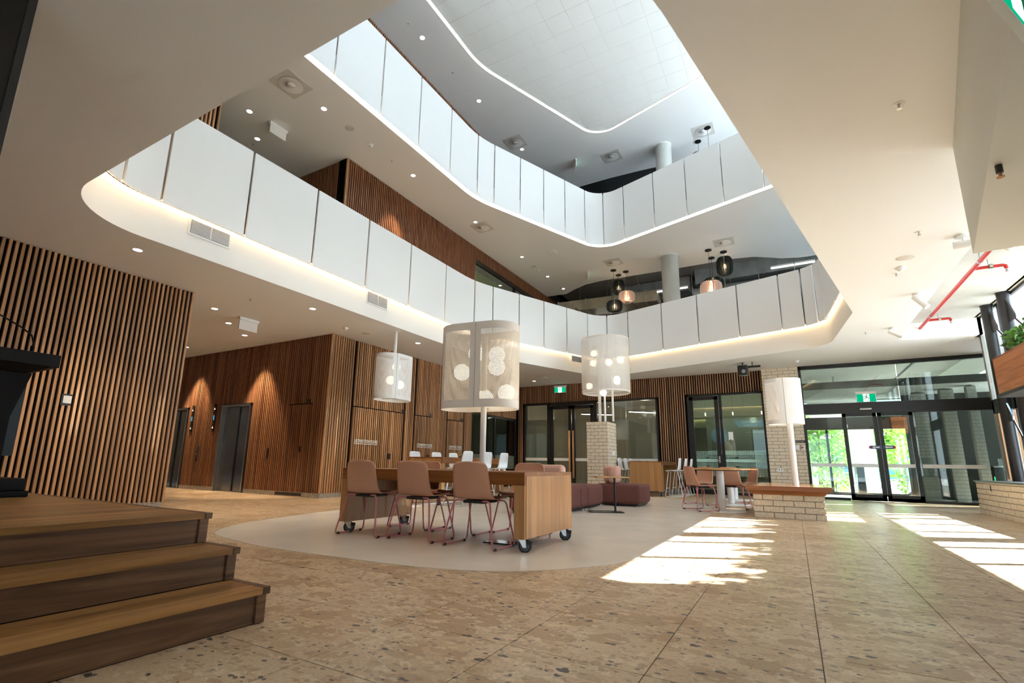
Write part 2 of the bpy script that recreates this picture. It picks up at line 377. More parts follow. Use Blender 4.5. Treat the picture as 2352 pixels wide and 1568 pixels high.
floor = struct(MB().box(-17, 5.2, -3.2, 17.2, -.25, -.005).build('floor', GROUT), 'beige terrazzo tile floor with dark stone chips')
tile_me = MB().bevbox(-TS/2+.002, TS/2-.002, -TS/2+.002, TS/2-.002, -.02, 0, .0015, 1, smooth=False).mesh('floor_tile'); tile_me.materials.append(TERR)
cand = []; rest = MB()
for i in range(-29, 9):
    for j in range(-10, 25):
        cx, cy = TX0+(i+.5)*TS, TY0+(j+.5)*TS
        if cx < -16.9 or cx > 5.1 or cy < -3.1 or cy > 17.1: continue
        x, y, w = proj((cx, cy, 0)) if (Vector((cx, cy, 0))-EYEV).dot(FW) > .25 else (-9e9, 0, -1)
        vis = w > 0 and -500 < x < 2900 and y < 2300 and not (cx < -2.9 and cy < 1.4)
        if all(inside((cx+a*.3, cy+b*.3), CREAMP) for a in (-1, 1) for b in (-1, 1)): continue
        if vis: cand.append((w, cx, cy))
        else: rest.add([(cx-.298, cy-.298, 0), (cx+.298, cy-.298, 0), (cx+.298, cy+.298, 0), (cx-.298, cy+.298, 0)], [(0, 1, 2, 3)])
cand.sort()
for k, (w, cx, cy) in enumerate(cand):
    if k < 300: link('tile', tile_me, None, floor, (cx, cy, 0))
    else: rest.add([(cx-.298, cy-.298, 0), (cx+.298, cy-.298, 0), (cx+.298, cy+.298, 0), (cx-.298, cy+.298, 0)], [(0, 1, 2, 3)])
ro = rest.build('tile_field', TERR, floor); ro['kind'] = 'stuff'
cr = MB().prism([(p.x, p.y) for p in CREAMP], -.004, .004).build('floor_inlay', CREAM); struct(cr, 'smooth cream vinyl floor area with a curved outline')

# ------------------------------------------------------------------ slatted walls
PIT_S = .069
slat_me = MB().box(-.045, 0, -.0165, .0165, 0, 1).mesh('slat'); slat_me.materials.append(SLAT)
slat_me_m = slat_me.copy(); slat_me_m.materials.clear(); slat_me_m.materials.append(SLATM)
slat_me_r = slat_me.copy(); slat_me_r.materials.clear(); slat_me_r.materials.append(SLATR)
def slat(parent, x, y, z0, z1, rz, me):
    o = bpy.data.objects.new('slat', me); C.objects.link(o); o.parent = parent
    o.location = (x, y, z0); o.scale = (1, 1, z1-z0); o.rotation_euler = (0, 0, rz); return o
def slat_row(parent, a0, a1, fixed, axis, spans, me, zmin=.1, zmax=ZC-.01):
    """spans(a) returns the list of (z0, z1) to fill at coordinate a"""
    n = int((a1-a0)/PIT_S)
    for k in range(n+1):
        a = a0+k*PIT_S
        for z0, z1 in spans(a):
            if axis == 'Y': slat(parent, fixed, a, z0, z1, 0, me)          # wall facing +x
            else: slat(parent, a, fixed, z0, z1, -PI/2, me)              # wall facing -y
full = lambda a: [(.1, ZC-.004)]

wl = struct(MB().box(XW-.32, XW-.045, -3.2, 4.47, 0, ZC).build('wall_left', DARK), 'timber slat wall behind the stage')
slat_row(wl, 1.52, 4.44, XW, 'Y', full, slat_me)
MB().box(XW-.33, XW, 4.47, 4.5, .1, ZC-.004).build('end_post', SLAT, wl)
MB().box(XW-.30, XW-.03, 1.5, 4.48, 0, .1).build('stone_plinth', STONE, wl)
o = MB().box(XW-.04, XW+.012, 2.93, 3.05, 1.50, 1.66).build('wall_plate', BLACK, wl)
MB().box(XW+.012, XW+.018, 2.95, 3.045, 1.53, 1.635).build('control_panel', WHITE, wl)

wlift = struct(MB().box(-17, -15.66, YL+.045, YL+.5, 0, ZC).box(-14.40, -12.84, YL+.045, YL+.5, 0, ZC).box(-11.58, XW-.045, YL+.045, YL+.5, 0, ZC).box(-17, XW-.045, YL+.3, YL+.5, 0, ZC)
               .box(-15.66, -14.40, YL+.045, YL+.3, 2.17, ZC).box(-12.84, -11.58, YL+.045, YL+.3, 2.17, ZC).build('wall_lift', DARK), 'dark red timber slat wall with two lift doors')
def lift_span(a):
    if -15.66 < a < -14.40 or -12.84 < a < -11.58: return [(2.19, ZC-.004)]
    if -10.16 < a < -9.37: return [(.1, 2.06), (2.085, ZC-.004)]
    return full(a)
slat_row(wlift, -16.9, XW-.06, YL, 'X', lift_span, slat_me_r)
MB().box(XW-.045, XW+.0, YL, YL+.035, .1, ZC-.004).build('corner_post', SLAT, wlift)
MB().box(-14.40, -12.86, YL+.01, YL+.04, 0, .1).box(-11.56, XW, YL+.01, YL+.04, 0, .1).box(-17, -15.68, YL+.01, YL+.04, 0, .1).build('stone_plinth', STONE, wlift)
MB().box(-10.35, -9.45, YL+.004, YL+.03, .02, .085).build('floor_vent', BLACK, wlift)
for nm, xx in (('fire_point', -10.75), ('fire_point', -9.62)):
    MB().box(xx-.03, xx+.03, YL-.012, YL, .82 if xx < -10 else .98, 1.06 if xx < -10 else 1.1).build(nm, BLACK, wlift)
MB().box(-9.52, -9.40, YL-.02, YL, 2.09, 2.17).build('door_closer', BLACK, wlift)
def lift_door(n, x0, x1, label):
    d = struct(MB().box(x0, x0+.035, YL-.02, YL+.2, 0, 2.17).box(x1-.035, x1, YL-.02, YL+.2, 0, 2.17).box(x0, x1, YL-.02, YL+.2, 2.13, 2.17).build('door_%d' % n, STEEL), label)
    xm = (x0+x1)/2
    MB().box(x0+.035, xm-.006, YL+.10, YL+.13, .01, 2.13).build('door_leaf', DSTEEL, d)
    MB().box(xm+.006, x1-.035, YL+.13, YL+.16, .01, 2.13).build('door_leaf', DSTEEL, d)
    MB().box(x0+.03, x1-.03, YL+.02, YL+.25, 0, .012).build('sill', STEEL, d)
lift_door(1, -12.82, -11.60, 'stainless steel lift doors nearest the wall corner')
lift_door(2, -15.64, -14.42, 'stainless steel lift doors beside the stage wall')
for k, xx in enumerate((-14.16, -13.12)):
    t = thing('lift_indicator', ('black lift indicator panel nearer the stage wall' if k == 0 else 'black lift indicator panel beside the nearer lift doors'), 'indicator panel', (xx, YL, 1.5), 0, 'lift indicators')
    MB().box(-.045, .045, -.02, 0, 0, .72).build('panel', BLACK, t)
    MB().box(-.02, .02, -.024, -.02, .3, .42).build('display', emit('blue_display', (.1, .5, .9), .25), t)
    for zz in (.08, .57):
        MB().add([(-.024, -.025, zz), (.024, -.025, zz), (.024, -.025, zz+.025), (.012, -.025, zz+.025), (0, -.025, zz+.06), (-.012, -.025, zz+.025), (-.024, -.025, zz+.025)], [(0, 1, 2, 3, 4, 5, 6)]).build('arrow', emit('arrow_glow', (1, .8, .55), .5), t)
t = thing('lift_call_plate', 'small dark lift call button plate between the lift doors', 'call plate', (-13.7, YL, .72))
MB().bevbox(-.045, .045, -.014, 0, 0, .42, .006).build('plate', DSTEEL, t); MB().cyl((0, -.014, .2), .02, -.006, 14, axis='Y').build('button', STEEL, t)

wsv = struct(MB().box(XW-.4, XW-.045, YL+.03, 13.5, 0, ZC).box(XW-.4, XW-.045, 13.5, 16.65, 2.42, ZC).build('wall_service', DARK), 'timber slat wall with hidden service cupboard doors')
CUP = [(8.36, 10.26, 'DISTRIBUTION BOARD', 8.50, 9.27), (10.68, 11.45, 'COMMUNICATIONS', 10.80, 11.47), (12.18, 13.05, 'COMMUNICATIONS', 12.28, 12.96)]
def sv_span(a):
    if a > 13.5: return [(2.44, ZC-.004)]
    for c in CUP:
        if c[0] < a < c[1]: return [(.1, 2.055), (2.08, ZC-.004)]
    return full(a)
a = YL+.065; k = 0
skip = [c[i] for c in CUP for i in (0, 1)]
while a < 16.58:
    if not any(abs(a-s) < .03 for s in skip):
        for z0, z1 in sv_span(a): slat(wsv, XW, a, z0, z1, 0, slat_me)
    a += PIT_S
MB().box(XW-.04, XW-.01, YL, 13.5, 0, .1).build('stone_plinth', STONE, wsv)
for c in CUP:
    MB().box(XW-.03, XW+.004, c[1]-.16, c[1]-.05, 2.085, 2.16).build('door_closer', BLACK, wsv)
    MB().box(XW, XW+.012, c[1]-.6 if c[1]-c[0] > 1 else c[1]-.2, c[1]-.5 if c[1]-c[0] > 1 else c[1]-.1, .86, 1.0).build('latch_plate', BLACK, wsv)
def text(name, s, size, mat, M, parent=None, ext=.004, align='LEFT'):
    cu = bpy.data.curves.new(name, 'FONT'); cu.body = s; cu.size = size; cu.extrude = ext; cu.align_x = align; cu.resolution_u = 2
    tmp = bpy.data.objects.new(name, cu); C.objects.link(tmp); bpy.context.view_layer.update()
    dg = bpy.context.evaluated_depsgraph_get(); me = bpy.data.meshes.new_from_object(tmp.evaluated_get(dg)); C.objects.unlink(tmp); bpy.data.objects.remove(tmp)
    me.name = name; me.materials.clear(); me.materials.append(mat); me.transform(M)
    o = bpy.data.objects.new(name, me); C.objects.link(o)
    if parent is not None: o.parent = parent
    return o
MXF = Matrix(((0, 0, 1, 0), (1, 0, 0, 0), (0, 1, 0, 0), (0, 0, 0, 1)))       # text in the y-z plane, read from +x
MYF = Matrix(((1, 0, 0, 0), (0, 0, -1, 0), (0, 1, 0, 0), (0, 0, 0, 1)))      # text in the x-z plane, read from -y
SIGN = plain('sign_white', (.85, .83, .78), .5)
for n, c in enumerate(CUP):
    wd = c[4]-c[3]
    t = thing('cupboard_lettering', ['white DISTRIBUTION BOARD lettering on the slat wall', 'white COMMUNICATIONS lettering nearest the distribution board lettering', 'white COMMUNICATIONS lettering farthest along the slat wall'][n], 'sign', (XW+.006, c[3], 1.225))
    o = text('letters', c[2], .1, SIGN, MXF, t); s = wd/max(v.co.y for v in o.data.vertices); o.data.transform(Matrix.Diagonal((1, s, 1.15, 1)))
    MB().box(0, .006, 0, wd, -.03, -.018).build('underline', SIGN, t)

# glazed dark door at the end of the service wall
d3 = struct(MB().box(XW-.08, XW-.02, 13.5, 13.56, 0, 2.42).box(XW-.08, XW-.02, 15.0, 15.06, 0, 2.42).box(XW-.08, XW-.02, 16.5, 16.6, 0, 2.42).box(XW-.08, XW-.02, 13.5, 16.6, 2.36, 2.42).build('door_3', BLACK), 'dark glazed sliding doors at the end of the slat wall')
MB().box(XW-.06, XW-.05, 13.56, 15.0, .02, 2.36).build('pane', DGLASS, d3); MB().box(XW-.06, XW-.05, 15.06, 16.5, .02, 2.36).build('pane', DGLASS, d3)
for k in range(14): MB().box(XW-.047, XW-.045, 13.6, 16.48, .62+k*.034, .64+k*.034).build('film_stripe', veil('stripe_film', (.45, .6, .55), .35), d3)
struct(MB().box(-13, XW-.5, 13.2, 13.3, 0, 3.2).box(-13.1, -13, 13.2, 17, 0, 3.2).box(-13, XW-.4, 17, 17.1, 0, 3.2).box(-13, XW-.4, 13.2, 17, 3.1, 3.2).build('wall_side_room', plain('room_dark', (.05, .05, .05), .8)))

# back wall
W1 = (-8.57, -3.68, 3.0); W2 = (-2.76, -.60, 3.03)
wb_ = struct(MB().box(XW-.4, W1[0], YB+.045, YB+.3, 0, ZC).box(W1[0], W1[1], YB+.045, YB+.3, W1[2], ZC).box(W1[1], W2[0], YB+.045, YB+.3, 0, ZC).box(W2[0], W2[1]+.02, YB+.045, YB+.3, W2[2], ZC).build('wall_back', DARK), 'timber slat wall with black framed glazing')
def bk_span(a):
    if W1[0]-.03 < a < W1[1]+.03: return [(W1[2]+.012, ZC-.004)]
    if W2[0]-.03 < a < W2[1]+.03: return [(W2[2]+.012, ZC-.004)]
    return full(a)
slat_row(wb_, XW+.08, -.63, YB, 'X', bk_span, slat_me_m)
MB().box(W1[1]+.05, W2[0]-.05, YB+.01, YB+.04, 0, .1).build('stone_plinth', STONE, wb_)
YG = YB+.06
def frame(mb, x0, x1, z0, z1, t, y0, y1): return mb.box(x0, x0+t, y0, y1, z0, z1).box(x1-t, x1, y0, y1, z0, z1).box(x0, x1, y0, y1, z1-t, z1).box(x0, x1, y0, y1, z0, z0+t)
w1 = struct(frame(MB(), W1[0], W1[1], 0, W1[2], .06, YG-.05, YG+.07).box(-7.62, -7.50, YG-.05, YG+.07, 0, 3).box(-5.86, -5.74, YG-.05, YG+.07, 0, 3).build('window_1', BLACK), 'black framed glazed meeting room front with frosted film')
stripe = plain('decal_white', (.8, .82, .82), .5)
for a, b in ((-8.51, -7.62), (-5.74, -3.74)):
    MB().box(a, b, YG, YG+.012, .06, 2.94).build('pane', GLASS, w1)
    MB().box(a, b, YG+.016, YG+.018, .06, 2.40).build('frosted_film', FROST, w1)
    MB().box(a, b, YG-.004, YG-.001, .93, 1.03).build('safety_stripe', stripe, w1)
MB().box(-4.745, -4.735, YG-.004, YG+.014, .06, 2.94).build('glass_joint', STEEL, w1)
d4 = struct(MB().box(-7.50, -5.86, YG-.04, YG+.06, 2.88, 2.95).build('door_4', BLACK), 'double glazed doors with tall timber pull handles')
for a, b, hs in ((-7.49, -6.69, 1), (-6.67, -5.87, -1)):
    lf = frame(MB(), a, b, .02, 2.87, .11, YG-.03, YG+.03).build('door_leaf', BLACK, d4)
    MB().box(a+.11, b-.11, YG-.004, YG+.004, .13, 2.76).build('pane', GLASS, lf)
    MB().box(a+.11, b-.11, YG+.008, YG+.01, .13, 2.40).build('frosted_film', FROST, lf)
    MB().box(a+.11, b-.11, YG-.010, YG-.006, .93, 1.03).build('safety_stripe', stripe, lf)
    xh = b-.06 if hs == 1 else a+.06
    MB().bevbox(xh-.03, xh+.03, YG-.11, YG-.06, .35, 1.98, .01).build('pull_handle', SLAT, lf)
w2 = struct(frame(MB(), W2[0], W2[1], 0, W2[2], .06, YG-.05, YG+.07).build('window_2', BLACK), 'black framed glazed office front with dotted film band')
d5 = struct(frame(MB(), -2.70, -1.86, .02, 2.96, .11, YG-.03, YG+.03).build('door_5', BLACK), 'black framed glass office door with steel lever')
MB().box(-2.59, -1.97, YG-.004, YG+.004, .13, 2.85).build('pane', glass('green_glass', (.72, .84, .76), .9, .07), d5)
hp = MB().box(-1.94, -1.90, YG-.045, YG-.03, .93, 1.13).build('lever_plate', STEEL, d5); MB().tube([(-1.92, YG-.05, 1.0), (-1.92, YG-.09, 1.0), (-2.04, YG-.09, 1.0)], .009).build('lever', STEEL, hp)
MB().box(-1.84, -1.76, YG-.05, YG+.07, 0, 3.0).build('mullion', BLACK, w2)
MB().box(-1.76, -.66, YG, YG+.012, .06, 2.97).build('pane', MATS['green_glass'], w2)
DOTM = plain('dot_film', (.45, .72, .62), .6)
for x0, x1 in ((-2.58, -1.98), (-1.75, -.67)):
    MB().box(x0, x1, YG-.007, YG-.005, .95, 1.045).build('film_band', DOTM, w2)
    mb = MB(); nx = int((x1-x0)/.043)
    for i in range(nx):
        for k in range(17):
            z = .56+k*.0435
            if .93 < z < 1.05: continue
            if 5 < i % 17 < 8 and k % 6 == 0: continue
            s = .013; xx = x0+(i+.5)*(x1-x0)/nx; mb.add([(xx-s, YG-.006, z-s), (xx+s, YG-.006, z-s), (xx+s, YG-.006, z+s), (xx-s, YG-.006, z+s)], [(0, 1, 2, 3)])
    o = mb.build('film_dots', DOTM, w2); o['kind'] = 'stuff'

# rooms behind the back glazing
ROOM = plain('room_taupe', (.36, .33, .26), .8); ROOMG = plain('room_olive', (.40, .42, .33), .8)
struct(MB().box(-8.9, -3.2, 22.2, 22.3, 0, 3.4).box(-9.0, -8.9, 16.9, 22.3, 0, 3.4).box(-3.3, -3.2, 16.9, 22.3, 0, 3.4).box(-9, -3.2, 16.9, 22.3, -.1, 0).box(-9, -3.2, 16.9, 22.3, 3.4, 3.5).build('wall_meeting_room', ROOM))
struct(MB().box(-3.2, .3, 20.5, 20.6, 0, 3.6).box(.2, .3, 16.9, 20.5, 0, 3.6).box(-3.2, .3, 16.9, 20.5, -.1, 0).box(-3.2, .3, 16.9, 20.5, 3.55, 3.65).box(-3.2, .2, 19.6, 20.5, 2.2, 2.5).build('wall_office', ROOMG))
for k, (x0, y0, x1, y1, z) in enumerate(((-6.9, 18.2, -5.9, 18.9, 2.75), (-5.0, 18.0, -4.0, 18.9, 2.75))):
    t = thing('linear_pendant', ['slim linear pendant light seen through the double doors', 'slim linear pendant light behind the wide meeting room pane'][k], 'pendant light', (x0, y0, z), 0, 'linear pendants')
    v = Vector((x1-x0, y1-y0, 0)); MB().tube([(0, 0, 0), v], .03, 6).build('housing', BLACK, t); MB().box(0, v.length, -.025, .025, -.045, -.028, Matrix.Rotation(math.atan2(v.y, v.x), 4, 'Z')).build('diffuser', emit('pendant_white', (1, .93, .85), 3), t)
    MB().tube([(v.x*.5, v.y*.5, 0), (v.x*.5, v.y*.5, .65)], .006, 5).build('suspension', BLACK, t)
t = thing('office_cove', 'warm cove light along the office bulkhead', 'cove light', (-3.1, 19.55, 2.52)); MB().box(0, 3.2, 0, .03, 0, .02).build('strip', emit('cove_warm', (1, .75, .4), 3), t); MB().box(0, 3.2, -.03, 0, -.02, .03).build('lip', ROOMG, t)
for k in range(3):
    t = thing('office_pendant', 'thin office pendant on a wire, %s' % ['left one behind the door', 'middle one', 'right one nearest the brick column'][k], 'pendant light', (-2.45+k*.85, 18.2, 2.5), 0, 'office pendants')
    MB().tube([(0, 0, .1), (0, 0, 1.06)], .004, 5).build('wire', BLACK, t); MB().cyl((0, 0, 0), .018, .1, 10).build('tip', emit('tip_warm', (1, .8, .5), 2), t)
for x_, y_, z_, e_ in ((-6.4, 18.5, 2.6, 14), (-4.5, 18.4, 2.6, 14), (-2.0, 17.9, 2.3, 7), (-1.0, 17.9, 2.3, 7)):  # unseen point lights added for the pendants, to brighten the dark rooms
    d = bpy.data.lights.new('room_lamp', 'POINT'); o = bpy.data.objects.new('room_lamp', d); C.objects.link(o); o.location = (x_, y_, z_); d.energy = e_; d.color = (1, .88, .7); d.shadow_soft_size = .1
# board behind the office glass with mirrored print on its near side
t = thing('poster_screen', 'dim screen behind the office glass with mirrored RECRUITING TUTORS print', 'screen', (-1.55, 18.6, 0))
MB().box(-.95, .95, 0, .04, 1.15, 2.45).build('board', plain('board_grey', (.10, .11, .10), .6), t)
PB = plain('print_blue', (.12, .20, .34), .6); PW = plain('print_pale', (.42, .50, .55), .6)
MIR = Matrix(((-1, 0, 0, 0), (0, 0, -1, 0), (0, 1, 0, 0), (0, 0, 0, 1)))
MB().add([(-.08, -.004, 2.36), (.78, -.004, 2.36), (.80, -.004, 2.3), (.92, -.004, 2.27), (.86, -.004, 2.2), (.93, -.004, 2.12), (.05, -.004, 2.12)], [(0, 6, 5, 4, 3, 2, 1)]).build('banner', PB, t)
for s, z, sz, x in (('RECRUITING', 2.255, .10, .74), ('TUTORS!', 2.145, .10, .62), ('Master Course in', 2.02, .062, .84), ('Advanced Immunology', 1.94, .062, .84)):
    text('print', s, sz, PW, Matrix.Translation((x, -.008, z)) @ MIR, t, .001)
MB().cyl((-.55, -.006, 1.85), .27, .004, 32, axis='Y').build('disc', PB, t)
MB().cyl((-.50, -.009, 1.78), .17, .004, 32, axis='Y').build('disc', plain('print_blue2', (.14, .28, .48), .6), t)
MB().box(-.93, .90, -.005, 0, 1.22, 1.36).build('footer', PW, t)
text('print', 'TRIO', .085, PB, Matrix.Translation((-.62, -.009, 1.26)) @ MIR, t, .001)
t = thing('notice', 'small white notice on the office glass', 'notice', (-1.63, YG-.012, 1.6)); MB().box(0, .13, -.004, 0, 0, .25).build('sheet', WHITE, t); MB().box(.02, .08, -.006, -.004, .0, .02).build('clip', BLACK, t)

# ------------------------------------------------------------------ bricks
BL, BH, BJ = .285, .096, .011
brick_me = {}
def brick_mesh(w, h, d):
    k = (round(w, 3), round(h, 3), round(d, 3))
    if k not in brick_me:
        me = MB().bevbox(0, w, 0, d, 0, h, .004, 1, smooth=False).mesh('brick'); me.materials.append(BRICK); brick_me[k] = me
    return brick_me[k]
def brick_face(parent, org, u, length, height, depth=.02, bl=BL, bh=BH, odd=0, z0=0, off=None):
    """running bond on a vertical face: org corner, u unit direction along the face; outward normal = u x z"""
    rz = math.atan2(u[1], u[0]); z = z0; r = odd
    while z < z0+height-.02:
        h = min(bh-BJ, z0+height-z); a = 0 if r % 2 == 0 else -bl/2
        while a < length-.01:
            s = max(a, 0); e = min(a+bl-BJ, length)
            if e-s > .02:
                jit = random.uniform(-.0035, .0035)
                o = bpy.data.objects.new('brick', brick_mesh(round(e-s, 3), round(h, 3), depth)); C.objects.link(o); o.parent = parent
                n = Vector((u[1], -u[0], 0))
                p = Vector((org[0], org[1], 0))+Vector((u[0], u[1], 0))*s+n*(jit)
                o.location = (p.x, p.y, z); o.rotation_euler = (0, 0, rz)
            a += bl
        z += bh; r += 1
# brick column between the office and the entrance
bc = struct(MB().box(-.585, .315, YE+.02, YE+.55, 0, ZC).build('wall_brick_column', MORTAR), 'cream brick column beside the entrance')
brick_face(bc, (-.60, YE), (1, 0), .93, ZC-.1, .03, z0=.4, odd=0)
brick_face(bc, (-.60, YE), (1, 0), .93, .4, .03)
t = thing('power_outlet', 'white double power outlet on the brick column', 'outlet', (-.42, YE-.001, .98-.28)); MB().bevbox(0, .16, -.015, 0, 0, .1, .004).build('plate', WHITE, t)
for xx in (.045, .105): MB().box(xx, xx+.018, -.018, -.015, .04, .07).build('socket', RUBBER, t)
t = thing('exit_button_sign', 'small black press to exit sign above the door buttons', 'sign', (.10, YE-.001, 1.50)); MB().box(0, .23, -.012, 0, 0, .07).build('plate', BLACK, t); text('print', 'Press to Exit', .036, WHITE, Matrix.Translation((.015, -.014, .022)) @ MYF, t, .001)
t = thing('door_button', 'white door release button plate beside the red one', 'button', (.08, YE-.001, 1.30)); MB().bevbox(0, .10, -.025, 0, 0, .14, .006).build('plate', WHITE, t); MB().box(.03, .07, -.03, -.025, .03, .10).build('switch', WHITEP, t)
t = thing('break_glass_unit', 'grey door release unit with a red centre', 'button', (.20, YE-.001, 1.30)); MB().bevbox(0, .10, -.025, 0, 0, .14, .006).build('plate', STEEL, t); MB().cyl((.05, -.025, .07), .025, -.008, 14, axis='Y').build('button', RED, t)

# ------------------------------------------------------------------ entrance glazing
w3 = struct(MB().box(.33, 4.45, YE, YE+.12, 3.56, ZC).box(.33, .40, YE, YE+.12, 0, ZC).box(.33, 4.75, YE-.05, YE+.16, 2.27, 2.56).box(4.43, 4.5, YE, YE+.12, 0, ZC).box(.40, 1.22, YE, YE+.08, 0, .06).box(2.74, 4.43, YE, YE+.08, 0, .06).build('window_3', BLACK), 'tall black framed entrance glazing')
MB().box(.40, 2.545, YE+.05, YE+.062, 2.56, 3.56).build('pane', DGLASS, w3); MB().box(2.56, 4.43, YE+.05, YE+.062, 2.56, 3.56).build('pane', DGLASS, w3)
MB().box(2.74, 4.43, YE+.05, YE+.062, .06, 2.27).build('pane', DGLASS, w3); MB().box(.40, 1.24, YE+.07, YE+.08, .06, 2.27).build('pane', GLASS, w3)
MB().box(2.80, 4.0, YE+.04, YE+.046, .86, .95).build('safety_stripe', stripe, w3); MB().box(.42, 1.22, YE+.06, YE+.066, .86, .95).build('safety_stripe', stripe, w3)
for n, (a, b) in enumerate(((1.24, 1.99), (2.01, 2.74))):
    d = struct(frame(MB(), a, b, .01, 2.27, .085, YE-.03, YE+.03).box(a, b, YE-.03, YE+.03, .01, .17).build('door_%d' % (6+n), BLACK), 'sliding glass entrance door, %s leaf' % ('left' if n == 0 else 'right'))
    MB().box(a+.085, b-.085, YE-.004, YE+.004, .17, 2.185).build('pane', GLASS, d); MB().box(a+.085, b-.085, YE-.010, YE-.006, .86, .95).build('safety_stripe', stripe, d)
    AB = plain('arrow_blue', (.05, .07, .22), .5); x0 = b-.26 if n == 0 else a+.04; x0 = (1.78 if n == 0 else 2.05)
    MB().box(x0, x0+.22, YE-.036, YE-.031, 1.33, 1.42).build('push_sticker', AB, d)
    MB().add([(x0+.03, YE-.038, 1.375), (x0+.08, YE-.038, 1.345), (x0+.08, YE-.038, 1.36), (x0+.19, YE-.038, 1.36), (x0+.19, YE-.038, 1.39), (x0+.08, YE-.038, 1.39), (x0+.08, YE-.038, 1.405)], [(0, 1, 2, 3, 4, 5, 6)]).build('arrow_print', WHITE, d)
    MB().box(x0-.035 if n == 0 else x0+.22, x0 if n == 0 else x0+.255, YE-.036, YE-.031, 1.34, 1.41).build('sticker_end', RED, d)
t = thing('door_sensor', 'silver motion sensor above the entrance doors', 'sensor', (1.78, YE-.06, 2.35)); MB().bevbox(-.13, .13, -.05, 0, 0, .05, .012).build('housing', STEEL, t); MB().box(-.1, .1, -.03, -.02, -.004, .0).build('lens', BLACK, t)
def running_man(parent, M, s=1.0):
    W = emit('sign_white_glow', (.9, 1, .95), .8); mb = MB()
    mb.cyl((.012, 0, .075), .013, .003, 12, axis='Y')
    for a, b, r in (((-.01, .055), (.008, .025), .011), ((.008, .025), (.04, .015), .008), ((.04, .015), (.036, -.015), .007), ((.004, .025), (-.02, .0), .008), ((-.02, 0), (-.052, .002), .007), ((-.002, .055), (.03, .04), .006), ((-.008, .055), (-.036, .052), .006), ((-.036, .052), (-.05, .03), .006)):
        mb.tube([(a[0], 0, a[1]), (b[0], 0, b[1])], r, 6)
    o = mb.build('running_figure', W, parent); o.data.transform(M @ Matrix.Diagonal((s, .3, s, 1))); return o
def exit_sign(label, loc, rz, w=.36, h=.19, green=True, group='exit signs'):
    t = thing('exit_sign', label, 'exit sign', loc, rz, group)
    MB().bevbox(-w/2-.02, w/2+.02, -.035, .035, -.06, 0, .005).build('housing', WHITE, t)
    MB().box(-w/2, w/2, -.012, .012, -.06-h, -.06).build('panel', WHITE if not green else plain('exit_white', (.8, .85, .82), .4), t)
    if green:
        MB().box(-w/2+.008, w/2-.008, -.016, -.012, -.06-h+.01, -.068).build('green_face', emit('exit_green_glow', (.0, .22, .10), .8), t)
        MB().box(-w*.16, w*.16, -.018, -.016, -.06-h+.012, -.07).build('white_field', emit('exit_white_glow', (.85, 1, .92), .8), t)
        o = running_man(t, Matrix.Translation((0, -.02, -.06-h*.62)), h*6.2); o.data.materials.clear(); o.data.materials.append(GREEN)
    return t
exit_sign('green running man exit sign in front of the entrance transom', (1.83, YE-.02, 2.845), 0, .42, .22)
exit_sign('green running man exit sign on the slat wall above the double doors', (-7.06, YB-.08, 3.60), 0, .44, .2)

# airlock, gates and street beyond the entrance
of = struct(MB().box(.3, 6.5, YE+.12, 19.6, -.12, -.01).build('floor_airlock', plain('airlock_floor', (.42, .40, .37), .5, noise=.08)))
struct(MB().box(-60, 70, 19.6, 90, -.2, -.05).box(3.78, 70, -40, 19.6, -.2, -.05).box(-40, 3.78, -40, -3.5, -.2, -.05).build('ground', plain('paving_grey', (.62, .60, .56), .8, noise=.08, nscale=2)), 'pale paving outside the building')
struct(MB().box(3.85, 8.2, -6, 16.0, -.06, -.02).build('ground_garden_bed', plain('mulch_dark', (.13, .12, .09), .9, noise=.3, nscale=12)), 'dark garden bed along the right glazing')  # unseen dark ground added to weaken light bouncing onto slab and ceiling
struct(MB().box(.3, 5.6, YE+.3, 19.6, 3.0, 3.2).build('ceiling_airlock', PLASTER)); struct(MB().box(.15, .3, YE+.12, 19.6, 0, 3.2).build('wall_airlock', PLASTER))
struct(MB().box(2.95, 5.6, 18.9, 18.95, 0, 3.2).build('wall_lobby_side', plain('lobby_dark', (.03, .03, .028), .6)))  # dark wall added behind the right pane so its reflections show
w4 = struct(MB().box(.3, 5.6, 19.5, 19.62, 2.05, 2.45).box(.3, .4, 19.5, 19.6, 0, 3.2).box(.98, 1.05, 19.5, 19.6, 0, 2.1).box(2.34, 2.46, 19.5, 19.6, 0, 2.1).box(3.35, 3.45, 19.5, 19.6, 0, 2.1).box(.3, 5.6, 19.5, 19.6, 0, .1).box(5.5, 5.6, 19.5, 19.6, 0, 3.2).build('window_4', BLACK), 'outer black framed door line of the entrance lobby')
for a, b in ((.4, .98), (1.05, 2.34), (2.46, 3.35), (3.45, 5.5)): MB().box(a, b, 19.55, 19.56, .1, 2.05).build('pane', GLASS, w4)
PALEB = plain('pale_brick', (.80, .80, .76), .8, noise=.06, nscale=12)  # added piers stand in for brick reflections in the right entrance pane
for k, (x0, x1, y) in enumerate(((3.10, 3.42, 18.3), (3.62, 3.90, 17.7), (4.06, 4.24, 17.2))):
    t = thing('pale_brick_pier', ['pale brick pier in the lobby, left one behind the right pane', 'pale brick pier in the lobby, middle one behind the right pane', 'pale brick pier in the lobby, right one behind the right pane'][k], 'pier', (x0, y, -.01), 0, 'lobby brick piers')
    MB().box(.01, x1-x0-.01, .012, .3, 0, 2.99).build('core', MORTAR, t); z = 0; r = 0
    while z < 2.9:
        MB().box(0, (x1-x0)*(.62 if r % 2 else .36)-.008, 0, .1, z, z+.085).build('brick', PALEB, t); MB().box((x1-x0)*(.62 if r % 2 else .36), x1-x0, 0, .1, z, z+.085).build('brick', PALEB, t); z += .096; r += 1
GATE = plain('gate_dark', (.03, .03, .032), .3)
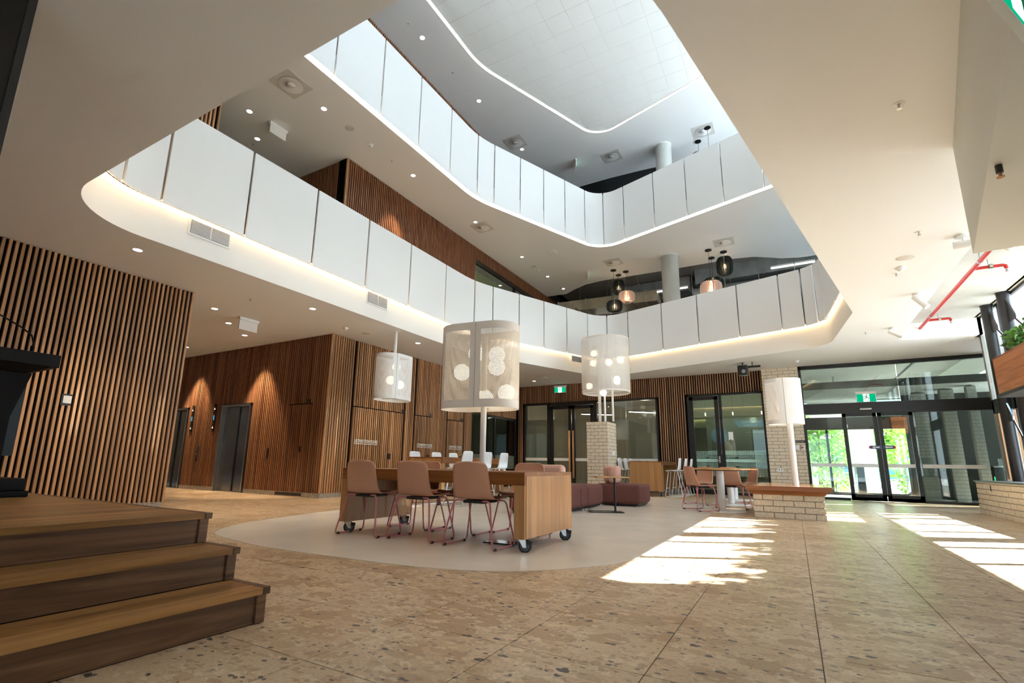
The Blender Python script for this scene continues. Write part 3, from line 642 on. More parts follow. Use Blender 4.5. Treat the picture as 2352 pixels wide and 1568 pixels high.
for k, (gx, gy) in enumerate(((1.62, 18.0), (2.72, 17.6), (4.6, 18.35))):
    t = thing('access_gate', ['dark access gate pedestal seen through the left door leaf', 'steel access gate pedestal with a green light behind the right door leaf', 'access gate pedestal farthest right in the lobby'][k], 'access gate', (gx, gy, -.01), 0, 'access gates')
    MB().bevbox(-.09, .09, -.35, .35, 0, .92, .02).build('body', GATE if k != 1 else DSTEEL, t); MB().bevbox(-.11, .11, -.38, .38, .92, .96, .01).build('top', STEEL, t)
    MB().box(-.095, -.09, -.30, -.24, .55, .68).build('status_light', emit('green_glow', (.1, 1, .35), 3), t); MB().box(.09, .55 if k < 2 else .3, -.01, .01, .3, 1.15).build('glass_flap', GLASS, t)
t = thing('white_column', 'round white concrete column outside the entrance', 'column', (2.45, 25.0, -.05)); MB().cyl((0, 0, 0), .42, 6.0, 32).build('shaft', CONC, t); MB().cyl((0, 0, 0), .5, .08, 32).build('base_ring', CONC, t)
t = thing('outdoor_planter_box', 'pale hanging concrete planter box beyond the doors', 'planter', (1.6, 23.0, 2.6)); MB().bevbox(-.9, .9, -.4, .4, 0, .7, .02).build('box', WHITE, t); MB().bevbox(-.95, .95, -.45, .45, .7, .76, .01).build('rim', WHITE, t); MB().box(-.03, .03, -.03, .03, .76, 3).build('hanger', STEEL, t)
def leaf_ball(mb, c, rx, rz, n, s=.16, seed=1):
    rg = random.Random(seed)
    for _ in range(n):
        while True:
            p = Vector((rg.uniform(-1, 1), rg.uniform(-1, 1), rg.uniform(-1, 1)))
            if .35 < p.length < 1: break
        q = Vector((c[0]+p.x*rx, c[1]+p.y*rx, c[2]+p.z*rz)); a = Vector((rg.gauss(0, 1), rg.gauss(0, 1), rg.gauss(0, 1))).normalized(); b = a.cross(Vector((rg.gauss(0, 1), rg.gauss(0, 1), rg.gauss(0, 1)))).normalized()
        k = s*rg.uniform(.6, 1.3); mb.add([q-a*k, q-b*k*.4, q+a*k, q+b*k*.4], [(0, 1, 2, 3)])
LEAFL = plain('leaf_bright', (.22, .42, .05), .5, noise=.45, nscale=7)
TREES = [(.95, 26.5, 2.1, 2.3, 'leafy green street tree left of the white column'), (3.5, 29.5, 2.2, 2.2, 'leafy green street tree right of the white column'), (-.6, 32, 3.2, 2.8, 'distant street tree farthest left beyond the entrance'), (5.4, 33, 3.0, 2.4, 'distant street tree farthest right beyond the entrance')]
for k, (x, y, h, r, lab) in enumerate(TREES):
    t = thing('street_tree', lab, 'tree', (x, y, -.05), 0, 'street trees')
    MB().tube([(0, 0, 0), (.05, .03, h*.5), (-.05, 0, h)], .09, 8).build('trunk', BARK, t)
    mb = MB()
    for j in range(5): leaf_ball(mb, (random.uniform(-.6, .6), random.uniform(-.6, .6), h+random.uniform(-.9, .7)), r*.55, r*.5, 420, .17, 50+k*7+j)
    o = mb.build('foliage', LEAFL, t); o['kind'] = 'stuff'
for k, (x, y) in enumerate(((1.35, 23.8), (3.5, 22.4))):
    t = thing('garden_shrub', ['low pale shrub behind the left entrance door', 'low shrub beside the outdoor column'][k], 'shrub', (x, y, -.05), 0, 'street shrubs'); mb = MB(); leaf_ball(mb, (0, 0, .45), .55, .5, 420, .09, 90+k); o = mb.build('foliage', LEAFL, t); o['kind'] = 'stuff'; MB().tube([(0, 0, 0), (0, 0, .4)], .03, 6).build('stem', BARK, t)
# building across the street
t = thing('street_building', 'white building across the street beyond the trees', 'building', (2, 52, -.05))
MB().box(-26, 24, 0, 8, 0, 9).build('wall', WHITE, t); MB().box(-26, 24, -.8, 0, 3.0, 3.3).build('awning', STEEL, t); MB().box(-26.5, 24.5, -.4, 8.4, 9, 9.5).build('roof', CONC, t)
WG = plain('far_window', (.10, .16, .22), .15)
for k in range(12):
    for z in (.8, 4.3):
        w_ = MB().box(-24+k*4, -22+k*4, -.05, .05, z, z+1.7).build('window', WG, t); MB().box(-23.05+k*4, -22.95+k*4, -.09, -.05, z, z+1.7).build('mullion', WHITE, w_)
t = thing('parked_car', 'small blue car parked across the street', 'car', (4.4, 38, -.05))
prof = [(-2.1, .35), (-2.1, .75), (-1.3, .9), (-.7, 1.42), (.75, 1.45), (1.4, .95), (2.1, .8), (2.15, .35)]
MB().add([(x, s, z) for s in (-.85, .85) for x, z in prof], [(0, 1, 2, 3, 4, 5, 6, 7), (15, 14, 13, 12, 11, 10, 9, 8)]+[(i, 8+i, 8+(i+1) % 8, (i+1) % 8) for i in range(8)]).build('body', plain('car_blue', (.03, .16, .42), .25), t)
for x in (-1.3, 1.3): MB().cyl((x, -.9, .32), .32, .2, 20, axis='Y').build('wheel', RUBBER, t); MB().cyl((x, .7, .32), .32, .2, 20, axis='Y').build('wheel', RUBBER, t)
MB().box(-.65, .7, -.86, -.84, .98, 1.36).build('window', WG, t)

# ------------------------------------------------------------------ slabs, void edge, balustrades
RECESS = [(3.72, 14.0), (2.75, 14.0), (2.50, 13.97), (2.34, 13.88), (2.27, 13.75), (2.25, 13.55), (2.25, 5.9), (3.72, 5.9)]
OUT0 = [(-17, -3.2), (3.72, -3.2)]+RECESS[::-1]+[(3.72, 14.2), (5.0, 14.2), (5.0, YB+.05), (-17, YB+.05)]
ceil0 = struct(holepoly('ceiling', OUT0, [[(p.x, p.y) for p in VOID]], ZC, PLASTER), 'white plaster ceiling around the atrium void')
mb = MB(); mb.ribbon(at(VOID, ZC), at(VOID, 4.23), True); mb.ribbon(at(VOID, 4.23), at(offset(VOID, -.35), 4.23), True); mb.build('void_fascia', FASCIA, ceil0)
mb = MB(); rp = [Vector((p[0], p[1])) for p in RECESS]; mb.ribbon(at(rp, ZC), at(rp, 4.03), False, False); mb.build('recess_fascia', FASCIA, ceil0)
struct(MB().box(1.9, 3.66, 5.6, 14.3, 4.03, 4.30).build('ceiling_concrete', CONC), 'exposed concrete slab in the ceiling recess')
struct(holepoly('floor_level_one', [(-17, -3.2), (3.66, -3.2), (3.66, 16.4), (5, 16.4), (5, 26), (-17, 26)], [[(p.x, p.y) for p in offset(VOID, -.3)]], 4.32, plain('carpet_grey', (.30, .28, .26), .9), flip=False))
struct(MB().box(3.62, 3.70, -3.2, 14.3, 4.03, 4.45).box(3.66, 3.72, -3.2, 5.9, ZC, 4.05).box(3.66, 3.72, 14.0, 14.3, ZC, 4.05).box(5.0, 5.1, 14.2, 26, ZC, 4.4).box(3.66, 5.1, 14.2, 14.3, ZC, 4.4).build('trim_1', FASCIA))
WAVY = [(-8.86, 19.4), (-7.98, 19.46), (-7.46, 19.1), (-6.82, 18.75), (-6.11, 18.64), (-5.02, 18.66), (-3.7, 18.7), (-1.76, 18.71), (-1.21, 18.72), (-.58, 18.86), (-.17, 19.14), (.24, 19.45), (.76, 19.66), (1.06, 19.71), (3.7, 19.7)]
c2 = struct(holepoly('ceiling_level_one', [(-17, -3.2), (3.70, -3.2)]+WAVY[::-1]+[(-17, 19.4)], [[(p.x, p.y) for p in VOID]], Z2, PLASTER), 'white plaster ceiling of the first floor around the void')
mb = MB(); mb.ribbon(at(VOID, Z2), at(VOID, 8.75), True); mb.build('void_edge', FASCIA, c2)
mb = MB(); wv = [Vector(p) for p in WAVY]; mb.ribbon(at(wv, Z2), at(wv, 8.75)); mb.build('wavy_edge', FASCIA, c2)
struct(holepoly('floor_level_two', [(-17, -3.2), (3.70, -3.2), (3.70, 26), (-17, 26)], [[(p.x, p.y) for p in offset(VOID, -.02)]], 8.76, MATS['carpet_grey'], flip=False))
L3EDGE = [(-8.86, 18.6), (-5.6, 18.55), (-4.5, 18.6), (-3.8, 18.66), (-2.4, 19.1), (3.7, 19.6)]
c3 = struct(holepoly('ceiling_level_two', [(-17, -3.2), (3.70, -3.2)]+L3EDGE[::-1]+[(-17, 18.6)], [[(p.x, p.y) for p in VOID]], Z3, PLASTER), 'white plaster top ceiling around the tiled panel field')
ct = struct(MB().box(-17, 4.2, -3.4, 26, 12.95, 13.1).build('ceiling_top', plain('roof_white', (.7, .72, .72), .8)), 'white metal panel ceiling over the atrium')
ctile = MB().bevbox(-.298, .298, -.298, .298, 0, .02, .004, 1, smooth=False).mesh('ceiling_tile'); ctile.materials.append(TILEW); rest = MB()
for i in range(-2, 14):
    for j in range(-13, 13):
        cx, cy = -6.58+(i+.5)*.6, 9.17+(j+.5)*.6
        if cy < 1.5: continue
        if cy > 7.3 and cy < 16.3: link('tile', ctile, None, ct, (cx, cy, Z3+.03))
        else: rest.box(cx-.298, cx+.298, cy-.298, cy+.298, Z3+.03, Z3+.05)
o = rest.build('tile_field', TILEW, ct); o['kind'] = 'stuff'
struct(MB().box(-17.2, -17, -3.4, 26, 0, 13.1).build('wall_far_left', PLASTER)); struct(MB().box(-17, -2.2, -3.4, -3.2, 0, 13.1).box(-2.2, 3.72, -3.4, -3.2, 3.3, 13.1).box(-2.2, 3.72, -3.4, -3.2, 0, .12).build('wall_near', PLASTER))
w9 = struct(MB().box(-2.2, 3.7, -3.35, -3.28, 3.22, 3.3).box(-2.2, -2.13, -3.35, -3.28, .12, 3.3).build('window_9', BLACK))
for k in range(5): MB().box(-1.0+k*1.2, -.94+k*1.2, -3.35, -3.28, .12, 3.3).build('mullion', BLACK, w9)
MB().box(-2.13, 3.7, -3.32, -3.31, .12, 3.22).build('pane', glass('near_glass', (.42, .45, .46), .8, .06), w9); struct(MB().box(-17, 5.1, 26, 26.2, 3.7, 13.1).build('wall_far_back', plain('wall_charcoal', (.03, .03, .032), .8)))
struct(MB().box(3.70, 3.76, 20.5, 26, 4.3, 13).build('wall_far_right', MATS['wall_charcoal']))
# LED strips
o = struct(MB().ribbon(at(offset(VOID, .005), 4.245), at(offset(VOID, .055), 4.245), True).build('trim_2', WARM), 'warm light strip under the lower balustrade')
o = struct(MB().ribbon(at(offset(VOID, .0), Z2-.004), at(offset(VOID, .028), Z2-.004), True).ribbon(at(offset(VOID, .045), Z2+.004), at(offset(VOID, .068), Z2+.004), True).build('trim_3', WHITELED), 'white light strip under the upper balustrade')
mb = MB().ribbon(at(offset(VOID, .0), Z3+.012), at(offset(VOID, .06), Z3+.012), True); struct(mb.build('trim_4', WHITELED), 'white light strip around the top ceiling panel')
mb = MB().ribbon(at(offset(VOID, .0), Z3), at(offset(VOID, .0), Z3+.04), True); mb.ribbon(at(offset(VOID, .06), Z3+.005), at(offset(VOID, .075), Z3+.03), True); struct(mb.build('trim_5', FASCIA))

DENSE = resample(rounded(VOIDV), .02)
def balustrade(label, z0, z1, zm, pxs, d=.10):
    root = thing('balustrade', label, 'balustrade', (0, 0, z0), 0, 'atrium balustrades')
    cur = offset(DENSE, d); n = len(cur); js = []; i = 10
    prev = proj((*cur[i], zm))[0]
    for px in pxs:
        while i < n-1:
            i += 1; x = proj((*cur[i], zm))[0]
            if x >= px: break
        js.append(i)
    acc = 0; last = js[-1]
    for i in range(js[-1]+1, n):
        acc += (cur[i]-cur[i-1]).length
        if acc > 1.25: js.append(i); acc = 0
    js = [0]+js if js[0] > 40 else js
    for a, b in zip(js, js[1:]+[js[0]+n]):
        idx = list(range(a+1, b, 6)); 
        if len(idx) < 2: continue
        if idx[-1] != b-1: idx.append(b-1)
        P = [cur[k % n] for k in idx]; Q = []
        for k in idx:
            t_ = cur[(k+1) % n]-cur[(k-1) % n]; nn = Vector((t_.y, -t_.x)).normalized(); Q.append(cur[k % n]-nn*.03)
        mb = MB(); h = z1-z0
        mb.ribbon(at(P, 0), at(P, h)); mb.ribbon(at(Q, h), at(Q, 0)); mb.ribbon(at(P, h), at(Q, h)); mb.ribbon(at(Q, 0), at(P, 0))
        mb.add([(P[0].x, P[0].y, 0), (P[0].x, P[0].y, h), (Q[0].x, Q[0].y, h), (Q[0].x, Q[0].y, 0)], [(0, 1, 2, 3)]); mb.add([(P[-1].x, P[-1].y, 0), (P[-1].x, P[-1].y, h), (Q[-1].x, Q[-1].y, h), (Q[-1].x, Q[-1].y, 0)], [(3, 2, 1, 0)])
        mb.build('panel', PANEL, root)
        c = Q[0]*.5+cur[(a-1) % n]*.5; c = cur[a % n]; t_ = cur[(a+1) % n]-cur[(a-1) % n]; nn = Vector((t_.y, -t_.x)).normalized(); q = c-nn*.055
        MB().cyl((q.x, q.y, .02), .02, h-.06, 8).build('joint_post', STEEL, root)
    return root
balustrade('lower white panel balustrade with warm light below it', 4.20, 5.66, 4.21, [283, 371, 561, 716, 837, 938, 1020, 1087, 1131, 1192, 1249, 1302, 1351, 1396, 1444, 1522, 1605.5, 1698, 1797, 1850, 1879, 1895])
balustrade('upper white panel balustrade below the top ceiling', Z2+.03, 10.11, Z2+.04, [768, 873, 960, 1032.5, 1094.4, 1133.6, 1193.5, 1248, 1297.8, 1344.5, 1386.7, 1433.5, 1504, 1577.5, 1662, 1755])
def grille(label, y0, y1, z0, z1):
    t = thing('air_grille', label, 'air grille', (-7.19+.004, y0, z0), 0, 'fascia grilles'); w = y1-y0; h = z1-z0
    MB().box(0, .012, -.03, w+.03, -.03, h+.03).build('frame', WHITE, t); MB().box(.011, .014, 0, w, 0, h).build('backing', RUBBER, t)
    for k in range(11): MB().box(.013, .026, 0, w, h*(k+.5)/11-.004, h*(k+.5)/11+.003).build('louvre', WHITE, t)
    MB().box(.013, .03, w/2-.007, w/2+.007, 0, h).build('divider', WHITE, t)
    mb = MB()
    for k in range(1, 30): mb.box(.013, .018, w*k/30-.002, w*k/30+.002, 0, h)
    mb.build('rear_vanes', WHITE, t)
grille('wide louvred air grille on the white fascia nearest the curved end', 3.46, 4.03, 3.965, 4.165)
grille('louvred air grille on the white fascia above the hanging lamp', 6.97, 7.53, 3.965, 4.19)
tg = thing('air_grille', 'small louvred air grille on the fascia beside the tall shade lamp', 'air grille', (-5.72, 14.30, 3.96), math.radians(67), 'fascia grilles')
MB().box(0, .5, -.012, 0, 0, .2).build('frame', WHITE, tg); MB().box(.02, .48, -.014, -.012, .02, .18).build('backing', RUBBER, tg)
for k in range(8): MB().box(.02, .48, -.024, -.013, .03+k*.019, .036+k*.019).build('louvre', WHITE, tg)

# ------------------------------------------------------------------ upper slatted walls
def slat_field(parent, a0, a1, fixed, axis, z0, z1, me_mat, hole=None):
    mb = MB(); n = int((a1-a0)/PIT_S)
    for k in range(n+1):
        a = a0+k*PIT_S; zz = z0
        if hole and hole[0] < a < hole[1]: zz = hole[2]
        if axis == 'Y': mb.box(fixed-.045, fixed, a-.0155, a+.0155, zz, z1)
        else: mb.box(a-.0155, a+.0155, fixed, fixed+.045, zz, z1)
    o = mb.build('slat_field', me_mat, parent); o['kind'] = 'stuff'
for nm, z0, z1 in (('one', 4.32, Z2), ('two', 8.76, Z3)):
    hole = (13.5, 18.2, 7.05) if nm == 'one' else None
    ws = MB().box(XW-.3, XW-.045, YL, 13.45, z0, z1)
    if hole: ws.box(XW-.3, XW-.045, 13.45, 18.3, 7.72, z1).box(XW-.3, XW-.045, 18.2, 26, z0, z1)
    else: ws.box(XW-.3, XW-.045, 13.45, 26, z0, z1)
    w_ = struct(ws.build('wall_service_level_%s' % nm, DARK), 'timber slat wall on the %s floor' % ('first' if nm == 'one' else 'second'))
    if hole: slat_field(w_, YL+.06, 20.5, XW, 'Y', z0, z1-.004, SLATR, (13.5, 18.2, 7.72))
    else: slat_field(w_, YL+.06, 18.5, XW, 'Y', z0, z1-.004, SLATR)
    MB().box(XW-.045, XW, YL, YL+.035, z0, z1-.004).build('corner_post', SLAT, w_)
    w_ = struct(MB().box(-17, XW-.045, YL+.045, YL+.3, z0, z1).build('wall_lift_level_%s' % nm, DARK)); slat_field(w_, XW-.06-66*PIT_S, XW-.055, YL, 'X', z0, z1-.004, SLATR)
    w_ = struct(MB().box(XW-.32, XW-.045, -3.2, 4.47, z0, z1).build('wall_left_level_%s' % nm, DARK)); slat_field(w_, 2.6, 4.44, XW, 'Y', z0, z1-.004, SLAT); MB().box(XW-.33, XW, 4.47, 4.5, z0, z1-.004).build('end_post', SLAT, w_)
w5 = struct(MB().box(XW-.10, XW-.03, 13.45, 18.2, 7.58, 7.72).box(XW-.10, XW-.03, 16.35, 16.45, 4.32, 7.6).box(XW-.10, XW-.03, 13.45, 13.5, 4.32, 7.6).build('window_5', BLACK), 'dark framed first floor window with green curtain')
MB().box(XW-.07, XW-.06, 13.5, 18.2, 4.4, 7.58).build('pane', GLASS, w5)
mb = MB(); n = 40; a = [Vector((XW-.35+.05*math.sin(k*2.1), 13.5+k*.068, 4.4)) for k in range(n)]; mb.ribbon(a, [p+Vector((0, 0, 3.15)) for p in a])
tag(mb.build('curtain', plain('curtain_green', (.22, .27, .02), .9, noise=.15, nscale=14)), 'olive green pleated curtain in the first floor window', 'curtain')
struct(MB().box(-12.5, -12.4, 13.3, 19, 4.32, 8).box(-12.5, XW-.3, 13.2, 13.3, 4.32, 8).box(-12.5, XW-.3, 19, 19.1, 4.32, 8).build('wall_upper_room', MATS['room_dark']))

# ------------------------------------------------------------------ first floor: columns, ducts, curtains, pendants behind the back balustrade
for nm, z0, z1, lab in (('one', 4.32, Z2, 'round grey concrete column on the first floor'), ('two', 8.76, Z3, 'round grey concrete column on the second floor')):
    t = thing('concrete_column', lab, 'column', (-3.19, 17.45, z0), 0, 'round upper columns'); MB().cyl((0, 0, 0), .29, z1-z0, 36).build('shaft', CONC, t); MB().cyl((0, 0, z1-z0-.02), .305, .02, 36).build('head_ring', PLASTER, t)
DUCT = plain('galvanised_duct', (.45, .50, .52), .36, .35, noise=.25, nscale=1.6); DUCTB = plain('duct_beige', (.45, .42, .33), .4, .5, noise=.25, nscale=1.6)
def duct(label, x0, x1, y, z, w, h, mat, rz=0, grp='ceiling ducts'):
    t = thing('air_duct', label, 'duct', (x0, y, z), rz, grp); ln = x1-x0
    MB().box(0, ln, -w/2, w/2, 0, h).build('body', mat, t); k = 0
    for q in (.2, .8): MB().cyl((ln*q, 0, h), .012, 9.0-z-h, 8).build('hanger_rod', STEEL, t)
    while k*1.25 < ln: MB().box(k*1.25-.02, k*1.25+.02, -w/2-.03, w/2+.03, -.03, h+.03).build('flange', DUCT, t); k += 1
duct('pale rectangular duct above the left pendant lamps', -8.4, -4.2, 20.0, 7.35, 1.1, .45, DUCTB, math.radians(4))
duct('second pale rectangular duct behind the left pendant lamps', -7.8, -3.8, 22.6, 7.05, 1.0, .4, DUCTB, math.radians(3))
duct('large galvanised rectangular duct at the right end of the first floor', -2.8, 3.2, 21.3, 8.15, 1.0, .8, DUCT, math.radians(-2))
duct('long dark rectangular duct between the pendant lamp groups', -6.5, -3.1, 21.6, 8.1, .8, .6, DUCT)
for k, (x0, x1, y, z, r) in enumerate(((-2.9, 2.6, 20.6, 7.55, .33), (-5.5, -1.0, 24.6, 7.3, .3))):
    t = thing('round_duct', ['round galvanised duct behind the right pendant lamps', 'round duct deep behind the concrete column'][k], 'duct', (x0, y, z), 0, 'round ducts'); MB().cyl((0, 0, 0), r, x1-x0, 28, axis='X').build('pipe', DUCT, t)
    for q in (.25, .75): MB().cyl(((x1-x0)*q, 0, r), .012, 9.0-z-r, 8).build('hanger_rod', STEEL, t)
    q = 0
    while q*1.1 < x1-x0: MB().cyl((q*1.1, 0, 0), r+.02, .05, 28, axis='X').build('band', DUCT, t); q += 1
for k in range(8):
    t = thing('cable_tray_hanger', 'thin steel hanger rod for the ducts, %s from the left' % ['first', 'second', 'third', 'fourth', 'fifth', 'sixth', 'seventh', 'eighth'][k], 'hanger', (-7.4+k*1.15, 19.6+.2*(k % 2), 7.3), 0, 'duct hangers'); MB().cyl((0, 0, 0), .014, 1.7, 8).build('rod', STEEL, t); MB().box(-.02, .02, -.6, .6, -.03, .01).build('strut', STEEL, t)
for k, (x, y, z, lab) in enumerate(((-3.7, 19.9, 7.75, 'bare batten light under the ducts left of the column'), (.6, 19.95, 8.0, 'bare batten light under the ducts at the right end'), (-6.6, 21.3, 6.95, 'bare batten light below the pale ducts'))):
    t = thing('batten_light', lab, 'batten light', (x, y, z), 0, 'service batten lights'); MB().box(-.7, .7, -.05, .05, .03, .09).build('body', WHITE, t); MB().cyl((-.68, 0, 0), .02, 1.36, 10, axis='X').build('tube', emit('batten_glow', (1, .95, .86), 3), t)
    for q in (-.5, .5): MB().cyl((q, 0, .09), .006, 9.0-z-.09, 6).build('hanger_rod', STEEL, t)
struct(MB().box(-8.86, 3.7, 18.4, 26, 9.0, 9.1).build('ceiling_dark_level_one', plain('soffit_black', (.035, .04, .042), .8))); struct(MB().box(-8.86, 3.7, 18.4, 26, 12.9, 12.94).build('ceiling_dark_level_two', MATS['soffit_black']))
for k, (x0, x1, y, col, lab) in enumerate(((-4.55, -3.3, 20.2, (.30, .10, .10), 'dusty pink pleated curtain left of the concrete column'), (-2.75, -1.75, 20.6, (.02, .30, .34), 'teal pleated curtain right of the concrete column'), (-5.5, -4.6, 21.5, (.22, .24, .02), 'olive pleated curtain below the black pendant'))):
    n = int((x1-x0)/.05); a = [Vector((x0+(x1-x0)*q/n, y+.06*math.sin(q*1.9), 4.35)) for q in range(n+1)]; tp = (6.95, 6.62, 6.35)[k]
    mb = MB().ribbon(a, [Vector((p.x, p.y, tp)) for p in a]); tag(mb.build('curtain', plain('curtain_%d' % k, col, .9)), lab, 'curtain')
PB_ = plain('pendant_black', (.012, .022, .026), .7); PW_ = plain('pendant_blush', (.78, .62, .56), .6)
def glow(x, y, z, e, col, r):
    d = bpy.data.lights.new('lamp_glow', 'POINT'); o = bpy.data.objects.new('lamp_glow', d); C.objects.link(o); o.location = (x, y, z); d.energy = e; d.color = col; d.shadow_soft_size = r
def pendant(label, x, y, zc_, r, h, mat, top):
    t = thing('slat_pendant', label, 'pendant light', (x, y, zc_), 0, 'slatted pendant lamps')
    MB().cyl((0, 0, top-zc_-.03), .11, .03, 20).build('ceiling_rose', BLACK, t); MB().tube([(0, 0, h/2), (0, 0, top-zc_)], .006, 5).build('cord', BLACK, t)
    sh = MB().cyl((0, 0, h/2-.02), r*.35, .02, 16).cyl((0, 0, -h/2), r*.35, .02, 16).build('shade', mat, t)
    prof = [(.34*r, -h/2), (.75*r, -h*.46), (.95*r, -h*.3), (r, 0), (.95*r, h*.3), (.75*r, h*.46), (.34*r, h/2)]
    fin = MB().add([(p[0], -.006, p[1]) for p in prof]+[(p[0], .006, p[1]) for p in prof], [tuple(range(7)), tuple(range(13, 6, -1))]+[(i, 7+i, 7+(i+1) % 7, (i+1) % 7) for i in range(7)]).mesh('fin'); fin.materials.append(mat)
    for k in range(22): link('fin', fin, None, sh, (0, 0, 0), 2*PI*k/22)
    MB().sphere((0, 0, h*.02), .055, 12, 8).build('bulb', BULB, t)
    if top == Z2: glow(x, y, zc_, 26, (1, .72, .42), .07)
pendant('tall black slatted pendant lamp left of the concrete column', -5.31, 18.33, 7.63, .23, .58, PB_, Z2)
pendant('blush white slatted pendant lamp left of the concrete column', -4.95, 18.11, 7.12, .31, .42, PW_, Z2)
pendant('low black slatted pendant lamp left of the concrete column', -5.33, 17.75, 6.70, .30, .43, PB_, Z2)
pendant('tall black slatted pendant lamp right of the concrete column', -1.46, 17.89, 7.615, .27, .66, PB_, Z2)
pendant('blush white slatted pendant lamp right of the concrete column', -1.90, 17.50, 6.74, .36, .50, PW_, Z2)
pendant('wide black slatted pendant lamp half hidden behind the blush one', -1.90, 18.25, 7.12, .35, .5, PB_, Z2)
pendant('black slatted pendant lamp on the second floor, left', -2.0, 17.75, 11.75, .32, .62, PB_, Z3)
pendant('black slatted pendant lamp on the second floor, right', -1.59, 17.1, 11.0, .3, .6, PB_, Z3)
t = thing('saucer_pendant', 'white saucer pendant showing above the balustrade bend', 'pendant light', (-6.0, 19.6, 6.25)); MB().lathe([(.02, .16), (.18, .14), (.36, .04), (.38, 0), (.02, .02)], 28).build('shade', WHITE, t); MB().lathe([(.02, -.005), (.34, -.005)], 28).build('diffuser', emit('saucer_glow', (1, .9, .75), 3), t); MB().tube([(0, 0, .16), (0, 0, 2.7)], .006, 5).build('cord', BLACK, t)

# ------------------------------------------------------------------ right facade, low box, planter box
fc = struct(MB().box(XF, XF+.06, 5.3, 14.2, 0, .08).box(XF, XF+.05, 5.3, 14.2, 3.98, 4.05).build('window_6', BLACK), 'black framed glazing along the right side')
MB().box(XF-.02, XF+.10, 9.08, 9.46, 0, 4.0).build('pier', BLACK, fc)
for y in (6.24, 7.45, 8.55, 10.15, 11.22, 12.95): MB().box(XF, XF+.07, y-.035, y+.035, 0, 4.0).build('mullion', BLACK, fc)
MB().box(XF, XF+.06, 6.2, 14.2, 1.97, 2.26).build('transom', BLACK, fc)  # added bar, sized to cut the sun patch edge and a stray streak
MB().box(XF+.03, XF+.04, 5.4, 14.1, .08, 3.95).build('pane', glass('facade_glass', (.97, .985, .98), .7, .03), fc)
for z0, z1, nm in ((4.45, Z2, 7), (8.80, Z3, 8)):
    f2 = struct(MB().box(XF, XF+.06, -3.2, 20.5, z0, z0+.08).box(XF, XF+.06, -3.2, 20.5, z1-(.08 if nm == 7 else .68), z1).build('window_%d' % nm, BLACK))  # deeper head band on the upper window is added to block stray sun
    MB().box(XF+.02, XF+.03, -3.2, 20.5, z0+.08, z1-.08).build('pane', glass('solar_glass_%d' % nm, (.37, .405, .42) if nm == 7 else (.90, .94, .96), .8, .06), f2)  # pane tint added to dim daylight from the unseen upper windows
    for k in range(14): MB().box(XF, XF+.06, -3.1+k*1.8, -3.04+k*1.8, z0, z1).build('mullion', BLACK, f2)
struct(MB().box(3.70, 3.78, -3.2, 20.5, Z2, 8.8).build('trim_6', FASCIA))
struct(MB().box(3.70, 3.80, -3.4, 6.2, 0, 4.05).build('wall_right', PLASTER)); struct(MB().box(3.70, 5.0, 14.1, 14.2, 0, ZC).box(4.95, 5.05, 14.2, YE+.2, 0, ZC).build('wall_entrance_side', plain('wall_grey_olive', (.25, .245, .22), .7)))
# low box near the camera
ud = Vector((.182, .983)).normalized(); p0 = Vector((1.50, 5.53)); q0 = p0-ud*4.2; pr = Vector((3.7, 5.35)); qr = Vector((3.7, 1.2))
lb = struct(MB().prism([(q0.x, q0.y), (qr.x, qr.y), (pr.x, pr.y), (p0.x, p0.y)], 2.63, ZC).build('ceiling_low_box', plain('soffit_pale', (.66, .68, .65), .6, noise=.01, nscale=.5)), 'lower plaster bulkhead above the side entry')
hd = MB().box(0, 3.6, 0, .10, -.10, 0, Matrix.Translation((p0.x+.28, p0.y-.40, 2.63)) @ Matrix.Rotation(math.atan2(-ud.y, -ud.x), 4, 'Z')).build('glazing_head', BLACK, lb)
t = exit_sign('large green exit sign hanging close overhead at the right', (onz(2322, 20, 2.3).x, onz(2322, 20, 2.3).y, 2.52), math.radians(60), .42, .22)
t = thing('pendent_sprinkler', 'dark pendent sprinkler under the lower bulkhead', 'sprinkler', tuple(onz(2293, 380, 2.63))); MB().cyl((0, 0, -.05), .018, .05, 14).build('sleeve', BLACK, t); MB().cyl((0, 0, -.075), .009, .025, 10).build('head', plain('copper', (.4, .2, .1), .3, 1), t); MB().cyl((0, 0, -.08), .02, .004, 14).build('deflector', MATS['copper'], t)
# low brick wall
lw = struct(MB().box(3.07, 3.66, 5.4, 13.40, 0, .60).build('wall_low_brick', MORTAR), 'low cream brick wall along the right glazing')
brick_face(lw, (3.05, 13.42), (0, -1), 5.2, .60, .03); brick_face(lw, (3.66, 13.42), (-1, 0), .6, .6, .03)
MB().box(3.03, 3.70, 5.4, 13.44, .60, .625).build('sill', BLACK, lw)
MB().box(3.045, 3.052, 12.55, 12.58, .45, .55).build('drain_slot', BLACK, lw)
